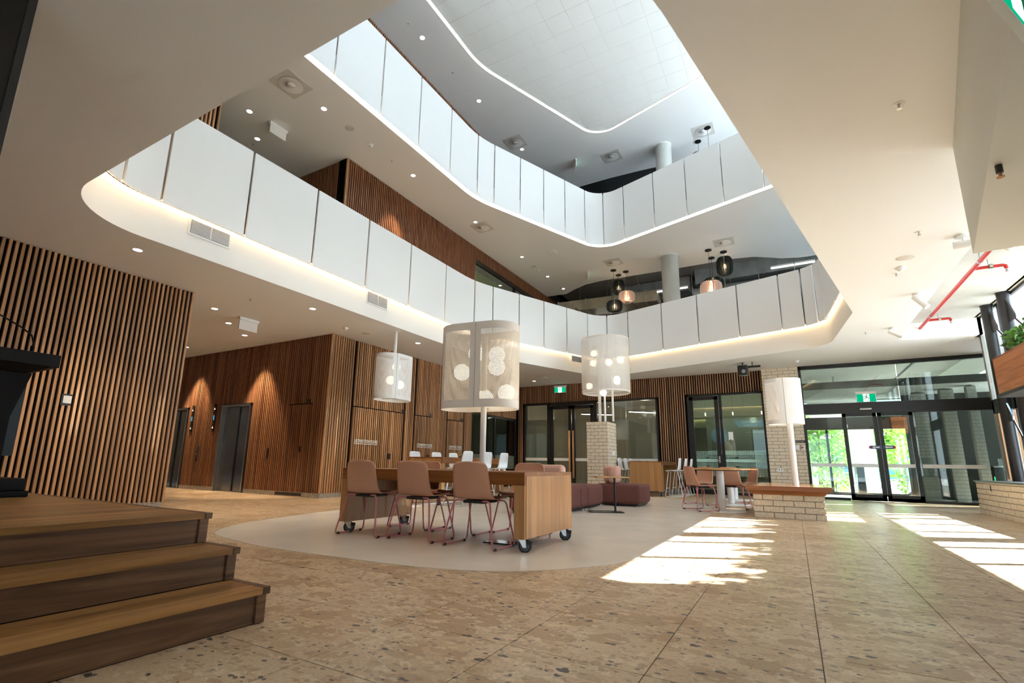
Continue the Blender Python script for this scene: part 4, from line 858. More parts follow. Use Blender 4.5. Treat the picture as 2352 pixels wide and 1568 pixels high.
# timber planter box
pb = thing('timber_planter_box', 'long polished timber planter box along the right glazing', 'planter', (3.00, 11.12, 2.03))
for k in range(4): MB().box(0, .02, -5.2, 0, k*.143, k*.143+.1405).build('board', BOXW, pb)
for k in range(4): MB().box(0, .47, -.02, 0, k*.143, k*.143+.1405).build('board', wood('planter_timber_x', ((.24, .075, .02), (.36, .125, .035), (.47, .19, .065)), 'X', .9, .35), pb)
MB().box(.02, .47, -5.2, -.02, 0, .52).build('core', DARK, pb); MB().box(-.012, .48, -5.2, .012, -.05, 0).build('edge_trim', BLACK, pb); MB().box(-.006, .02, -5.2, .0, .572, .585).build('top_trim', BOXW, pb)
random.seed(21)
for k in range(16):
    y = 10.88-k*.32+random.uniform(-.08, .08); h = random.uniform(.34, .56)
    t = thing('planter_plant', 'leafy green plant in the timber planter box, %s from the far end' % ['1st', '2nd', '3rd', '4th', '5th', '6th', '7th', '8th', '9th', '10th', '11th', '12th', '13th', '14th', '15th', '16th'][k], 'plant', (3.25, y, 2.56), 0, 'planter box plants')
    mb = MB(); leaf_ball(mb, (0, 0, h*.55), .155, h*.5, 190, .06, 300+k); o = mb.build('foliage', LEAF, t); o['kind'] = 'stuff'; MB().tube([(0, 0, 0), (0, 0, h*.5)], .012, 6).build('stem', BARK, t)
# steel columns with bracing
for k, (x, y) in enumerate(((3.585, 13.05), (3.60, 12.2))):
    t = thing('steel_column', ['black round steel column behind the timber planter box', 'black round steel column nearest the right frame edge'][k], 'column', (x, y, .62), 0, 'steel columns')
    MB().cyl((0, 0, 0), .095, 4.03-.62, 28).build('shaft', BLACK, t); MB().cyl((0, 0, 4.03-.62-.03), .10, .03, 24).build('head_plate', BLACK, t)
    MB().add([(-.012, -.1, 3.25), (-.012, -.36, 2.92), (-.012, -.36, 2.83), (-.012, -.1, 2.83), (.012, -.1, 3.25), (.012, -.36, 2.92), (.012, -.36, 2.83), (.012, -.1, 2.83)], [(0, 1, 2, 3), (7, 6, 5, 4), (0, 4, 5, 1), (1, 5, 6, 2), (2, 6, 7, 3)]).build('gusset', BLACK, t)
    MB().add([(-.012, -.1, 1.45), (-.012, -.30, 1.18), (-.012, -.30, 1.1), (-.012, -.1, 1.1), (.012, -.1, 1.45), (.012, -.30, 1.18), (.012, -.30, 1.1), (.012, -.1, 1.1)], [(0, 1, 2, 3), (7, 6, 5, 4), (0, 4, 5, 1), (1, 5, 6, 2), (2, 6, 7, 3)]).build('gusset', STEEL, t)
    MB().tube([(0, -.32, 2.85), (0, -1.6, 1.9)], .016, 8).build('brace_rod', BLACK, t); MB().tube([(0, -.28, 1.12), (0, -1.5, -.4)], .016, 8).build('brace_rod', BLACK, t)
t = thing('timber_wall_panel', 'flat timber wall panel behind the steel column', 'wall panel', (3.72, 14.02, .65)); MB().box(0, .55, 0, .04, 0, 1.55).build('panel', PLAM, t); MB().box(.60, 1.2, 0, .04, 0, 1.55).build('panel', PLAM, t)
# red sprinkler pipe in the recess
t = thing('sprinkler_pipe', 'red sprinkler pipe with branches under the concrete slab', 'pipe', (2.70, 8.3, 3.90))
MB().tube([(0, 0, 0), (0, 5.68, 0)], .030, 12).build('main_pipe', RED, t)
for y in (1.78, 4.98):
    b_ = MB().tube([(0, y, 0), (.34, y, 0), (.37, y, -.01), (.375, y, -.06)], .024, 10).build('branch_pipe', RED, t); MB().cyl((.375, y, -.10), .014, .04, 10).cyl((.375, y, -.105), .026, .004, 12).build('sprinkler_head', STEEL, b_)
    for x, yy in ((0, y-.35), (.18, y)): MB().cyl((x, yy, .03), .006, .10, 6).build('hanger_rod', STEEL, t); MB().cyl((x, yy-.02, 0), .036, .04, 12, axis='Y' if x == 0 else 'X').build('clamp', STEEL, t)

# ------------------------------------------------------------------ stage
STZ = (.165, .325, .485); STX = (-2.33, -2.61, -2.905); SY1 = 1.745; SY0 = -3.0
st = thing('timber_stage', 'polished timber stage with three steps at the left', 'stage', (0, 0, 0))
for k in range(3):
    z1 = STZ[k]; z0 = 0 if k == 0 else STZ[k-1]; xn = STX[k]; xb = STX[k+1] if k < 2 else None
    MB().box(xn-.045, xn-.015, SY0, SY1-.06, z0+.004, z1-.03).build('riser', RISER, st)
    MB().box(xn-.05, xn-.004, SY1-.06, SY1-.012, z0+.004, z1-.03).build('riser_end_post', RISER, st)
    if k < 2:
        w = (xn-(xb-.015))
        for q in range(3): a = xn-w*q/3; MB().box(a-w/3+.001, a, SY0, SY1-.035, z1-.03, z1).build('tread_board', STEPX, st)
        MB().box(xb-.02, xn+.004, SY1-.034, SY1+.002, z1-.032, z1+.001).build('end_nosing', RISER, st)
        MB().box(xb-.02, xn-.02, SY0, SY1-.02, 0, z1-.03).build('step_core', DARK, st)
x = STX[2]; k = 0
while x > XW+.02:
    b = max(x-.128, XW+.01); MB().box(b, x-.0015, SY0, SY1-.035, STZ[2]-.03, STZ[2]).build('deck_board', STEPX, st); x -= .13
MB().box(XW+.01, STX[2]+.004, SY1-.034, SY1+.002, STZ[2]-.032, STZ[2]+.001).build('end_nosing', wood('nosing_timber_x', ((.10, .045, .018), (.19, .09, .04), (.28, .15, .07)), 'X', .6, .4), st)
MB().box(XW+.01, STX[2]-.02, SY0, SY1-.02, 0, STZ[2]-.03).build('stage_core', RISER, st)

# lectern on the stage
lc = thing('lectern', 'black lectern with gooseneck microphone on the stage', 'lectern', (-5.05, 1.07, STZ[2]))
LCB = plain('lectern_black', (.006, .006, .007), .55, spec=.15, noise=.05)
MB().bevbox(-.42, .05, -.42, .50, 0, .045, .006).box(-.30, .0, -.35, .30, .0, .02).build('base_plate', LCB, lc); MB().bevbox(-.40, .03, -.40, .48, .045, .135, .008).build('plinth', LCB, lc)
MB().add([(-.02, -.40, .22), (-.02, .24, .22), (-.02, .40, .93), (-.02, -.40, .93), (-.30, -.40, .22), (-.30, .24, .22), (-.30, .40, .93), (-.30, -.40, .93)], [(0, 1, 2, 3), (7, 6, 5, 4), (0, 4, 5, 1), (1, 5, 6, 2), (2, 6, 7, 3), (3, 7, 4, 0)]).build('front_panel', LCB, lc)
MB().box(-.36, -.30, -.38, .40, .135, .95).build('side_frame', LCB, lc); MB().box(-.34, -.30, .40, .46, .30, .95).build('side_fin', plain('lectern_blue_edge', (.02, .035, .05), .3), lc)
MB().bevbox(-.52, .10, -.45, .52, .985, 1.085, .006).build('desk_top', LCB, lc); MB().add([(-.45, -.40, .93), (.02, -.40, .93), (.02, .36, .93), (-.45, .36, .93), (-.5, -.44, .985), (.08, -.44, .985), (.08, .48, .985), (-.5, .48, .985)], [(0, 3, 2, 1), (4, 5, 6, 7), (0, 1, 5, 4), (1, 2, 6, 5), (2, 3, 7, 6), (3, 0, 4, 7)]).build('desk_underside', LCB, lc)
MB().tube([(-.2, .42, 1.085), (-.2, .42, 1.20), (-.2, .40, 1.26), (-.2, .33, 1.31), (-.2, .10, 1.42), (-.2, -.02, 1.47)], .006, 6).build('microphone_stem', LCB, lc); MB().cyl((-.2, -.06, 1.475), .012, .06, 10, axis='Y').build('microphone_head', LCB, lc); MB().cyl((-.2, .42, 1.085), .014, .09, 10).build('microphone_socket', LCB, lc)
MB().tube([(-.1, .12, 1.085), (-.1, .11, 1.12), (-.1, .07, 1.135), (-.1, -.15, 1.12)], .005, 6).build('reading_light', LCB, lc)
# black post at the top left corner
pp = Vector((-4.02, .685)); t = thing('black_post', 'tall black post at the upper left edge of the view', 'post', (pp.x, pp.y, STZ[2])); MB().box(-.10, .10, -.16, .06, 0, ZC-STZ[2]-.01).build('post', BLACK, t); MB().box(-.09, .11, .06, .10, 0, ZC-STZ[2]-.01).build('edge_strip', plain('charcoal_strip', (.03, .03, .032), .5), t)

# ------------------------------------------------------------------ chairs
def fillet(path, r, n=5):
    P = [Vector(p) for p in path]; out = [P[0]]
    for a, p, b in zip(P[:-2], P[1:-1], P[2:]):
        u = (a-p); w = (b-p); d = min(r, u.length*.45, w.length*.45); s = p+u.normalized()*d; e = p+w.normalized()*d
        for k in range(n+1): t = k/n; out.append(s*(1-t)**2+p*2*t*(1-t)+e*t*t)
    return out+[P[-1]]
def shell_mesh(name, prof, halfw, mat, curl_b=.035, curl_s=.012, rtop=.10, rfront=.09, th=.011):
    P = [Vector((0, a, b)) for a, b in prof]; dense = []
    for i in range(len(P)-1):
        p0, p1, p2, p3 = P[max(0, i-1)], P[i], P[i+1], P[min(len(P)-1, i+2)]
        for k in range(5): t = k/5; dense.append(.5*((2*p1)+(-p0+p2)*t+(2*p0-5*p1+4*p2-p3)*t*t+(-p0+3*p1-3*p2+p3)*t**3))
    dense.append(P[-1]); s = [0]
    for a, b in zip(dense[:-1], dense[1:]): s.append(s[-1]+(b-a).length)
    T = s[-1]; bm = bmesh.new(); rows = []; M = 12
    for p, q in zip(dense, s):
        f = q/T; hw = halfw(f)
        if q < rfront: hw -= rfront-math.sqrt(max(0, rfront**2-(rfront-q)**2))
        if T-q < rtop: hw -= rtop-math.sqrt(max(0, rtop**2-(rtop-(T-q))**2))
        bk = min(1, max(0, (f-.42)/.2))
        rows.append([bm.verts.new((hw*(2*k/M-1), p.y+curl_b*bk*(2*k/M-1)**2, p.z+curl_s*(1-bk)*(2*k/M-1)**2)) for k in range(M+1)])
    for a, b in zip(rows[:-1], rows[1:]):
        for k in range(M): bm.faces.new((a[k], a[k+1], b[k+1], b[k]))
    bmesh.ops.recalc_face_normals(bm, faces=bm.faces[:]); bmesh.ops.solidify(bm, geom=bm.faces[:], thickness=th); bmesh.ops.remove_doubles(bm, verts=bm.verts[:], dist=1e-5)
    me = bpy.data.meshes.new(name); bm.to_mesh(me); bm.free(); me.materials.append(mat)
    me.polygons.foreach_set('use_smooth', [True]*len(me.polygons)); return me
CH_PROF = [(.225, .425), (.20, .445), (.10, .452), (-.05, .437), (-.13, .445), (-.185, .50), (-.21, .58), (-.232, .69), (-.25, .80)]
def make_chair(name, label, group):
    t = thing(name, label, 'chair', (0, 0, 0), 0, group)
    link('shell', shell_mesh('shell', CH_PROF, lambda f: .225+.015*math.sin(PI*min(1, f/.6))-.030*max(0, f-.55)/.45, SHELL, rtop=.065), None, t)
    MB().bevbox(-.115, .115, -.14, .15, .405, .433, .008).build('seat_pad', RUBBER, t)
    for s in (-1, 1):
        path = fillet([(s*.10, -.13, .425), (s*.205, -.155, .432), (s*.285, -.235, .012), (s*.285, .205, .012), (s*.205, .15, .428), (s*.10, .13, .422)], .05)
        MB().tube(path, .0085, 8).build('sled_leg', PINK, t)
        for y in (-.185, .155): MB().bevbox(s*.285-.012, s*.285+.012, y-.018, y+.018, 0, .022, .003).build('glide', RUBBER, t)
    return t
chair = make_chair('shell_chair', 'peach shell chair with pink legs, left one of three in front of the long table', 'peach shell chairs')
chair.location = (-4.13, 4.29, .004); chair.rotation_euler = (0, 0, math.radians(2))
dup(chair, (-3.45, 4.35, .004), math.radians(0), 'peach shell chair with pink legs, middle one of three in front of the long table')
dup(chair, (-2.72, 4.34, .004), math.radians(0), 'peach shell chair with pink legs, right one of three in front of the long table')
dup(chair, (-4.08, 5.03, .004), PI, 'peach shell chair facing the camera, left one behind the long table')
dup(chair, (-3.41, 5.02, .004), PI, 'peach shell chair facing the camera, middle one behind the long table')
dup(chair, (-2.79, 5.36, .004), PI, 'peach shell chair facing the camera, right one behind the long table')
dup(chair, (-1.56, 10.22, .004), math.radians(-52), 'peach shell chair seen from its side at the left of the round table')
dup(chair, (-1.80, 11.8, .0), math.radians(150), 'peach shell chair behind the round table, left of its white post')
dup(chair, (-1.10, 11.30, .0), math.radians(-12), 'peach shell chair behind the round table, right of its white post')
dup(chair, (-.98, 12.75, .0), math.radians(120), 'peach shell chair at the farther round table, partly hidden')
BS_PROF = [(.19, .655), (.17, .675), (.08, .682), (-.04, .672), (-.11, .685), (-.155, .74), (-.175, .84), (-.20, 1.02)]
def make_stool(label):
    t = thing('bar_stool', label, 'stool', (0, 0, 0), 0, 'white bar stools')
    link('shell', shell_mesh('stool_shell', BS_PROF, lambda f: .20-.035*max(0, f-.5)/.5, WHITEP, .02, .01, .035, .08), None, t)
    for s in (-1, 1): MB().tube(fillet([(s*.08, -.11, .66), (s*.15, -.12, .665), (s*.235, -.24, .012), (s*.235, .21, .012), (s*.15, .12, .662), (s*.08, .11, .66)], .05), .0085, 8).build('sled_leg', WHITE, t)
    MB().tube([(-.205, .18, .22), (.205, .18, .22)], .008, 8).build('foot_rest', WHITE, t)
    return t
stool = make_stool('white bar stool on the near left of the left high table')
stool.location = (-6.72, 8.35, 0); stool.rotation_euler = (0, 0, -PI/2)
for loc, a, lab in (((-6.72, 9.1, 0), -90, 'white bar stool in the middle of the far side of the left high table'), ((-6.72, 9.75, 0), -90, 'white bar stool at the far end of the far side of the left high table'),
                    ((-5.58, 8.15, 0), 90, 'white bar stool nearest the lamp post side of the left high table'), ((-5.56, 8.85, 0), 90, 'white bar stool just left of the big lamp post'), ((-5.54, 9.5, 0), 90, 'white bar stool just right of the big lamp post'),
                    ((-4.22, 14.6, 0), -90, 'white bar stool left of the right high table, nearest'), ((-4.22, 15.2, 0), -90, 'white bar stool left of the right high table, middle'), ((-4.22, 15.8, 0), -90, 'white bar stool left of the right high table, farthest'),
                    ((-2.82, 14.35, 0), 90, 'white bar stool right of the right high table, nearest'), ((-2.78, 15.0, 0), 90, 'white bar stool right of the right high table, middle'), ((-2.74, 15.65, 0), 90, 'white bar stool right of the right high table, farthest')):
    dup(stool, loc, math.radians(a), lab)

# ------------------------------------------------------------------ tables on castors
def castor(parent, x, y, h, rz, r=.060):
    M = Matrix.Translation((x, y, 0)) @ Matrix.Rotation(rz, 4, 'Z'); c = bpy.data.objects.new('castor', MB().box(-.045, .045, -.035, .035, h-.008, h, M).mesh('castor_plate')); C.objects.link(c); c.parent = parent; c.data.materials.append(STEEL)
    def tr(mb): mb.v = [tuple(M @ Vector(p)) for p in mb.v]; return mb
    tr(MB().cyl((-.016, -.02, r), r, .032, 24, axis='X')).build('tyre', RUBBER, c); tr(MB().cyl((-.018, -.02, r), r*.72, .036, 24, axis='X')).build('wheel', GREYW, c)
    for s in (-1, 1): tr(MB().add([(s*.024, -.035, r-.012), (s*.024, -.005, r-.012), (s*.024, .035, h-.008), (s*.024, -.03, h-.008), (s*.028, -.035, r-.012), (s*.028, -.005, r-.012), (s*.028, .035, h-.008), (s*.028, -.03, h-.008)], [(0, 1, 2, 3), (7, 6, 5, 4), (0, 4, 5, 1), (1, 5, 6, 2), (2, 6, 7, 3), (3, 7, 4, 0)])).build('fork', CHROME, c)
    tr(MB().box(-.02, .02, -.085, -.04, h-.05, h-.02)).build('brake', RUBBER, c)
def panel_table(label, x0, x1, y0, y1, z1, th, leg, z0, ends, group):
    t = thing('timber_table', label, 'table', (x0, y0, 0), 0, group); w = x1-x0; d = y1-y0
    nb = max(4, int(d/.11)) if ends == 'X' else max(4, int(w/.11))
    if ends == 'X':      # long axis x
        for k in range(nb): MB().box(.001, w-.001, d*k/nb+.0005, d*(k+1)/nb-.0005, z1-th*(1 if k in (0, nb-1) else .35), z1).build('top_board', TABW, t)
        for nm, a, b in (('end_panel', leg*0, leg), ('end_panel', w-leg, w)):
            e = bpy.data.objects.new(nm, None); 
            ep = MB().box(a+.002, b-.002, .002, d-.002, z0, z1-th).box(a+(.004 if a == 0 else leg*.3), b-(.004 if a > 0 else leg*.3), .03, d-.03, z1-th-.002, z1-.035).build('end_panel', TABZ, t)
            for k in range(10):
                yy0 = .03+(d-.06)*k/10; MB().box((b-.001) if a > 0 else (a-.004), (b+.004) if a > 0 else a+.001, yy0+.0004, yy0+(d-.06)/10-.0004, z0, z1-.035).build('face_board', TABZ, ep)
    else:
        for k in range(nb): MB().box(w*k/nb+.0005, w*(k+1)/nb-.0005, .001, d-.001, z1-th*(1 if k in (0, nb-1) else .35), z1).build('top_board', wood('table_timber_y', ((.19, .062, .016), (.29, .105, .028), (.39, .16, .05)), 'Y', .7, .3), t)
        for a, b in ((0, leg), (d-leg, d)):
            ep = MB().box(.002, w-.002, a+.002, b-.002, z0, z1-th).build('end_panel', TABZ, t)
            for k in range(8): xx0 = .03+(w-.06)*k/8; MB().box(xx0+.0004, xx0+(w-.06)/8-.0004, a-.004 if a == 0 else b-.001, a+.001 if a == 0 else b+.004, z0, z1-.03).build('face_board', TABZ, ep)
    return t
T1 = (-4.49, -2.14, 4.17, 5.30, .712)
t = panel_table('long low timber table on castors under the big perforated lamp', *T1, .118, .112, .125, 'X', 'timber tables')
for x, y, a in ((.055, .08, 150), (.055, 1.02, 150), (2.295, .08, 105), (2.295, 1.02, 105)): castor(t, x, y, .125, math.radians(a))
t = panel_table('high timber table on castors with white stools, on the left', -6.62, -5.80, 7.85, 10.25, .90, .12, .11, .13, 'Y', 'timber tables')
for x, y in ((.08, .06), (.74, .06), (.08, 2.34), (.74, 2.34)): castor(t, x, y, .13, .3)
t = panel_table('high timber table on castors with white stools, at the back right', -3.98, -3.08, 14.15, 16.2, .93, .1, .11, .13, 'Y', 'timber tables')
for x, y in ((.08, .06), (.82, .06), (.08, 1.99), (.82, 1.99)): castor(t, x, y, .13, .3)
t = thing('floor_box', 'open floor power box with mirror lid under the long table', 'floor box', (-2.62, 4.62, .004)); MB().box(-.17, .17, -.10, .10, 0, .008).build('frame', BLACK, t); MB().box(-.155, .155, -.085, .085, .008, .011).build('lid', CHROME, t)
t = tag(MB().tube([(-2.45, 4.62, .015), (-2.36, 4.7, .012), (-2.26, 4.78, .02), (-2.22, 4.9, .05), (-2.25, 4.95, .13)], .007, 6).build('extension_cable', plain('grey_cord', (.35, .35, .36), .5)), 'grey power cable running from the floor box to the table', 'cable')

# ------------------------------------------------------------------ round tables
def round_table(label, x, y, r, z):
    t = thing('round_table', label, 'table', (x, y, 0), 0, 'round tables')
    MB().lathe([(.001, z-.03), (r-.02, z-.03), (r, z-.015), (r, z), (.001, z)], 56).build('table_top', OAK, t); MB().lathe([(.001, z-.045), (r*.82, z-.045), (r*.82, z-.03)], 48).build('under_plate', BLACK, t)
    MB().cyl((0, 0, .01), .068, z-.05, 28).build('post', WHITE, t); MB().lathe([(.001, .018), (.40, .012), (.42, .006), (.42, 0)], 48).build('base_plate', WHITE, t)
round_table('round oak table with white post beside the cream floor', -1.22, 10.40, .50, .775)
round_table('second round oak table farther back', -1.26, 12.4, .56, .775)
round_table('third round oak table base seen behind the planter bench', -1.35, 14.3, .48, .775)

# ------------------------------------------------------------------ sofa group
def soft(name, label, x0, x1, y0, y1, z0, z1, mat, r, cat, group, rz=0):
    t = thing(name, label, cat, ((x0+x1)/2, (y0+y1)/2, 0), rz, group); a, b = (x1-x0)/2, (y1-y0)/2
    MB().bevbox(-a, a, -b, b, z0, z1, r, 5).build('upholstery', mat, t); return t, a, b
for k, (x0, x1, y0, y1, lab) in enumerate(((-4.05, -3.29, 7.30, 8.98, 'long maroon upholstered sofa module nearest the long table'), (-4.05, -3.31, 9.0, 9.88, 'maroon upholstered sofa module in the middle'), (-3.58, -2.66, 10.12, 11.0, 'maroon upholstered ottoman module at the right end'))):
    t, a, b = soft('sofa_module', lab, x0, x1, y0, y1, .05, .43, SOFA, .07, 'sofa', 'maroon sofa modules')
    MB().box(-a+.06, a-.06, -b+.06, b-.06, .02, .06).build('base', BLACK, t)
    for sx in (-1, 1):
        for sy in (-1, 1): MB().cyl((sx*(a-.09), sy*(b-.09), 0), .02, .05, 10).build('foot', CHROME, t)
    if k == 0: MB().tube([(a+.001, .45, .09), (a+.001, .45, .37)], .004, 5).build('seam', plain('seam_dark', (.05, .018, .015), .9), t)
for lab, x, y, w, d, z, rz in (('pink rounded back cushion on the nearest sofa module', -3.58, 8.0, .46, .20, .43, 0), ('pink rounded back cushion at the right end, in front', -3.24, 10.42, .20, .50, .43, math.radians(8)), ('pink rounded back cushion at the right end, behind', -3.46, 10.75, .18, .46, .43, math.radians(4))):
    t, a, b = soft('back_cushion', lab, x-w/2, x+w/2, y-d/2, y+d/2, z, z+.36, CUSH, .075, 'cushion', 'pink back cushions', rz)
def side_table(label, x, y, z, rz):
    t = thing('side_table', label, 'side table', (x, y, .004), rz, 'small laptop tables')
    MB().bevbox(-.34, .22, -.20, .20, z-.022, z, .008).build('table_top', OAK, t); MB().cyl((.0, 0, .01), .018, z-.03, 14).build('post', BLACK, t)
    MB().box(-.45, .12, -.17, -.12, 0, .012).box(-.45, .12, .12, .17, 0, .012).box(-.45, -.39, -.17, .17, 0, .012).box(-.03, .12, -.17, .17, 0, .012).build('base_frame', BLACK, t)
side_table('small oak laptop table on a black post in front of the sofa', -2.73, 8.75, .60, math.radians(28))
side_table('small oak laptop table on a black post behind the sofa', -4.55, 9.9, .68, math.radians(25))

# ------------------------------------------------------------------ brick pillar and bench planter
pl = thing('brick_pillar', 'free standing cream brick pillar under the tall shade lamp', 'pillar', (0, 0, 0))
MB().box(-5.03, -4.45, 13.72, 14.48, 0, 2.0).build('core', MORTAR, pl)
brick_face(pl, (-5.05, 13.70), (1, 0), .62, 2.02, .03, .24, .096); brick_face(pl, (-4.43, 13.70), (0, 1), .8, 2.02, .03, .24, .096, 1)
t = thing('wall_switch', 'white switch plate on the side of the brick pillar', 'switch', (-4.425, 14.0, 1.08)); MB().bevbox(0, .014, 0, .28, 0, .11, .004).build('plate', WHITE, t)
for k in range(3): MB().box(.014, .019, .04+k*.08, .08+k*.08, .03, .08).build('rocker', WHITEP, t)
bp = thing('planter_bench', 'cream brick bench with a polished timber top by the entrance', 'bench', (0, 0, 0))
MB().box(-.61, .35, 9.54, 11.3, 0, .36).build('core', MORTAR, bp)
brick_face(bp, (-.63, 9.52), (1, 0), 1.0, .37, .03, .29, .096); brick_face(bp, (-.63, 11.3), (0, -1), 1.78, .37, .03, .29, .096, 1); brick_face(bp, (.37, 9.52), (0, 1), 1.78, .37, .03, .29, .096, 1)
TGL = wood('bench_top_timber', ((.12, .055, .025), (.19, .09, .04), (.27, .14, .07)), 'X', .8, .12)
MB().add([(-.63, 9.50, .37), (.37, 9.50, .37), (.37, 11.32, .37), (-.63, 11.32, .37), (-.70, 9.43, .44), (.44, 9.43, .44), (.44, 11.39, .44), (-.70, 11.39, .44)], [(0, 3, 2, 1), (4, 5, 6, 7), (0, 1, 5, 4), (1, 2, 6, 5), (2, 3, 7, 6), (3, 0, 4, 7)]).build('apron', TABW, bp)
MB().box(-.735, .475, 9.40, 9.425, .44, .51).build('front_edge', TABW, bp)
for k in range(12): MB().box(-.735, .475, 9.425+k*.165, 9.425+k*.165+.1635, .44, .51).build('top_board', TGL, bp)

# ------------------------------------------------------------------ lamps with perforated shades
def stadium(L_, D, n=16):
    r = D/2; h = max(0, L_/2-r); P = []
    for k in range(n+1): a = -PI/2+PI*k/n; P.append(Vector((h+r*math.cos(a), r*math.sin(a))))
    for k in range(n+1): a = PI/2+PI*k/n; P.append(Vector((-h+r*math.cos(a), r*math.sin(a))))
    P2 = [P[0]]
    for p in P[1:]:
        if (p-P2[-1]).length > 1e-4: P2.append(p)
    if (P2[0]-P2[-1]).length < 1e-4: P2.pop()
    return resample(P2, .03)
def uv_ribbon(name, pts, z0, z1, mat, parent, closed=True):
    mb = MB(); mb.ribbon(at(pts, z0), at(pts, z1), closed); me = mb.mesh(name); uv = me.uv_layers.new(name='UVMap'); n = len(pts); s = [0]
    for k in range(n): s.append(s[-1]+(pts[(k+1) % n]-pts[k]).length)
    for pi_, p in enumerate(me.polygons):
        for li in p.loop_indices:
            v = me.loops[li].vertex_index; k = v % n; q = s[k]
            if closed and pi_ == n-1 and k == 0: q = s[n]
            uv.data[li].uv = (q, z1 if v >= n else z0)
    return link(name, me, mat, parent)
def shade_lamp(label, loc, rz, L_, D, z0, z1, pmat, globes, band, seams, posts, rmat):
    t = thing('shade_lamp', label, 'lamp', loc, rz, 'perforated shade lamps'); P = stadium(L_, D)
    Pi = [p*(1-.006/p.length) for p in P]
    sh = uv_ribbon('perforated_shade', P, z0+band, z1-band, pmat, t)
    for a, b in ((z0, z0+band), (z1-band, z1)):
        mb = MB(); mb.ribbon(at(P, a), at(P, b), True); mb.ribbon(at(Pi, b), at(Pi, a), True); mb.ribbon(at(P, b), at(Pi, b), True); mb.ribbon(at(Pi, a), at(P, a), True); mb.build('rim_band', rmat, sh)
    n = len(P)
    for k in seams:
        i = int(k*n) % n; j = [(i+q) % n for q in range(-2, 3)]; S = [P[q]*1.003 for q in j]; mb = MB(); mb.ribbon(at(S, z0+.002), at(S, z1-.002)); mb.build('seam_strip', rmat, sh)
        c = P[i]*1.006; MB().box(c.x-.002, c.x+.002, c.y-.002, c.y+.002, z0+.002, z1-.002).build('seam_line', plain('seam_grey', (.35, .3, .25), .6), sh)
    for g in globes: MB().sphere(g, .095, 20, 12).build('globe', GLOBE, t); 
    for (x, y, za, zb, r) in posts: MB().cyl((x, y, za), r, zb-za, 20).build('post', WHITE, t)
    zr = z0+.05; mb = MB(); mb.tube([(-L_/2+.01, 0, zr), (L_/2-.01, 0, zr)], .012, 8); mb.tube([(0, -D/2+.01, zr), (0, D/2-.01, zr)], .012, 8); mb.build('support_bar', WHITE, t)
    return t
SHADE = plain('shade_white', (.80, .74, .68), .45, noise=.01)
PERF1 = perf('perforated_big', (.80, .71, .61), .0195, .0195, .215)
PERF2 = perf('perforated_small', (.86, .84, .82), .013, .013, .20)
VEIL3 = veil('fine_mesh', (.82, .78, .72), .66)
shade_lamp('big cream perforated lamp on a white post on the long table', (-2.96, 4.66, .712), math.radians(8), .90, .50, .66, 1.60, PERF1, [(-.22, -.02, 1.09), (.22, -.05, 1.12), (.03, .08, .80), (-.1, .1, 1.32), (.28, .1, .85), (.15, .12, 1.3)], .085, (.20, .43, .70, .93), [(.03, .05, 0, 1.5, .033)], SHADE)
shade_lamp('white perforated lamp hanging from the ceiling by a rod', (-7.42, 8.14, 2.10), math.radians(88), .88, .62, 0, .98, PERF2, [(.02, -.05, .74), (-.14, -.05, .42), (.16, -.05, .36)], .07, (.12, .37, .62, .87), [(0, 0, .1, ZC-2.10-.003, .036), (0, 0, ZC-2.10-.016, ZC-2.10-.003, .09)], WHITE)
shade_lamp('tall round shade lamp with many globes standing on the brick pillar', (-4.52, 13.95, 2.02), 0, 1.38, 1.38, .82, 2.42, VEIL3, [(.02, -.3, .80), (-.40, -.3, 1.02), (.42, -.3, 1.10), (.36, -.1, 1.20), (.22, -.35, 1.66), (.48, -.1, 1.75), (-.34, -.1, 1.72), (-.26, -.25, 1.98)], .05, (.28, .78), [(-.17, -.1, 0, 2.2, .045), (.0, -.15, 0, 2.2, .03), (.20, -.05, 0, 2.2, .03)], SHADE)
shade_lamp('white perforated lamp on a post rising from the brick bench', (-.05, 10.05, .51), math.radians(20), .56, .50, 1.03, 1.82, PERF2, [(0, -.06, 1.55), (.02, -.06, 1.16), (.02, .1, 1.3)], .07, (.45, .95), [(.06, .02, 0, 1.5, .048)], WHITE)

# ------------------------------------------------------------------ ceiling fittings
def downlight(label, px, py, z, r=.055):
    p = onz(px, py, z); t = thing('downlight', label, 'downlight', (p.x, p.y, z), 0, 'recessed downlights')
    MB().lathe([(r, -.001), (r*1.25, -.003), (r*1.3, -.001), (r*1.3, .0)], 24).build('trim_ring', WHITE, t); MB().lathe([(.0005, -.0015), (r*1.02, -.0015)], 20).build('lens', DOWN, t); return p
D0 = [(316, 574, 'above the stage wall'), (493, 709, 'left of the blank sign over the lift lobby'), (525, 742, 'beside the blank sign over the lift lobby'), (562, 770, 'below the blank sign near the lift wall'), (718, 709, 'above the lift lobby near the white fascia'), (960, 788, 'right of the hanging lamp'), (1227, 875, 'beside the exit sign at the back'), (428, 797, 'just past the stage wall end')]
D1 = [(573, 256, 'first floor ceiling, leftmost'), (744, 250, 'first floor ceiling, below the big swirl diffuser'), (591, 319, 'first floor ceiling, under the blank sign'), (949, 403, 'first floor ceiling, above the slat wall corner'), (1092, 510, 'first floor ceiling, beside the second swirl diffuser'), (1199, 590, 'first floor ceiling, above the green curtain'), (1258, 635, 'first floor ceiling, next to the curtain wall end'), (1294, 663, 'first floor ceiling, nearest the pendant lamps')]
D2 = [(970, 87, 'top ceiling, leftmost'), (1100, 232, 'top ceiling, middle'), (1199, 343, 'top ceiling, below the swirl diffuser')]
for px, py, s in D0: downlight('round recessed downlight '+s, px, py, ZC)
for px, py, s in D1: downlight('round recessed downlight, '+s, px, py, Z2, .055)
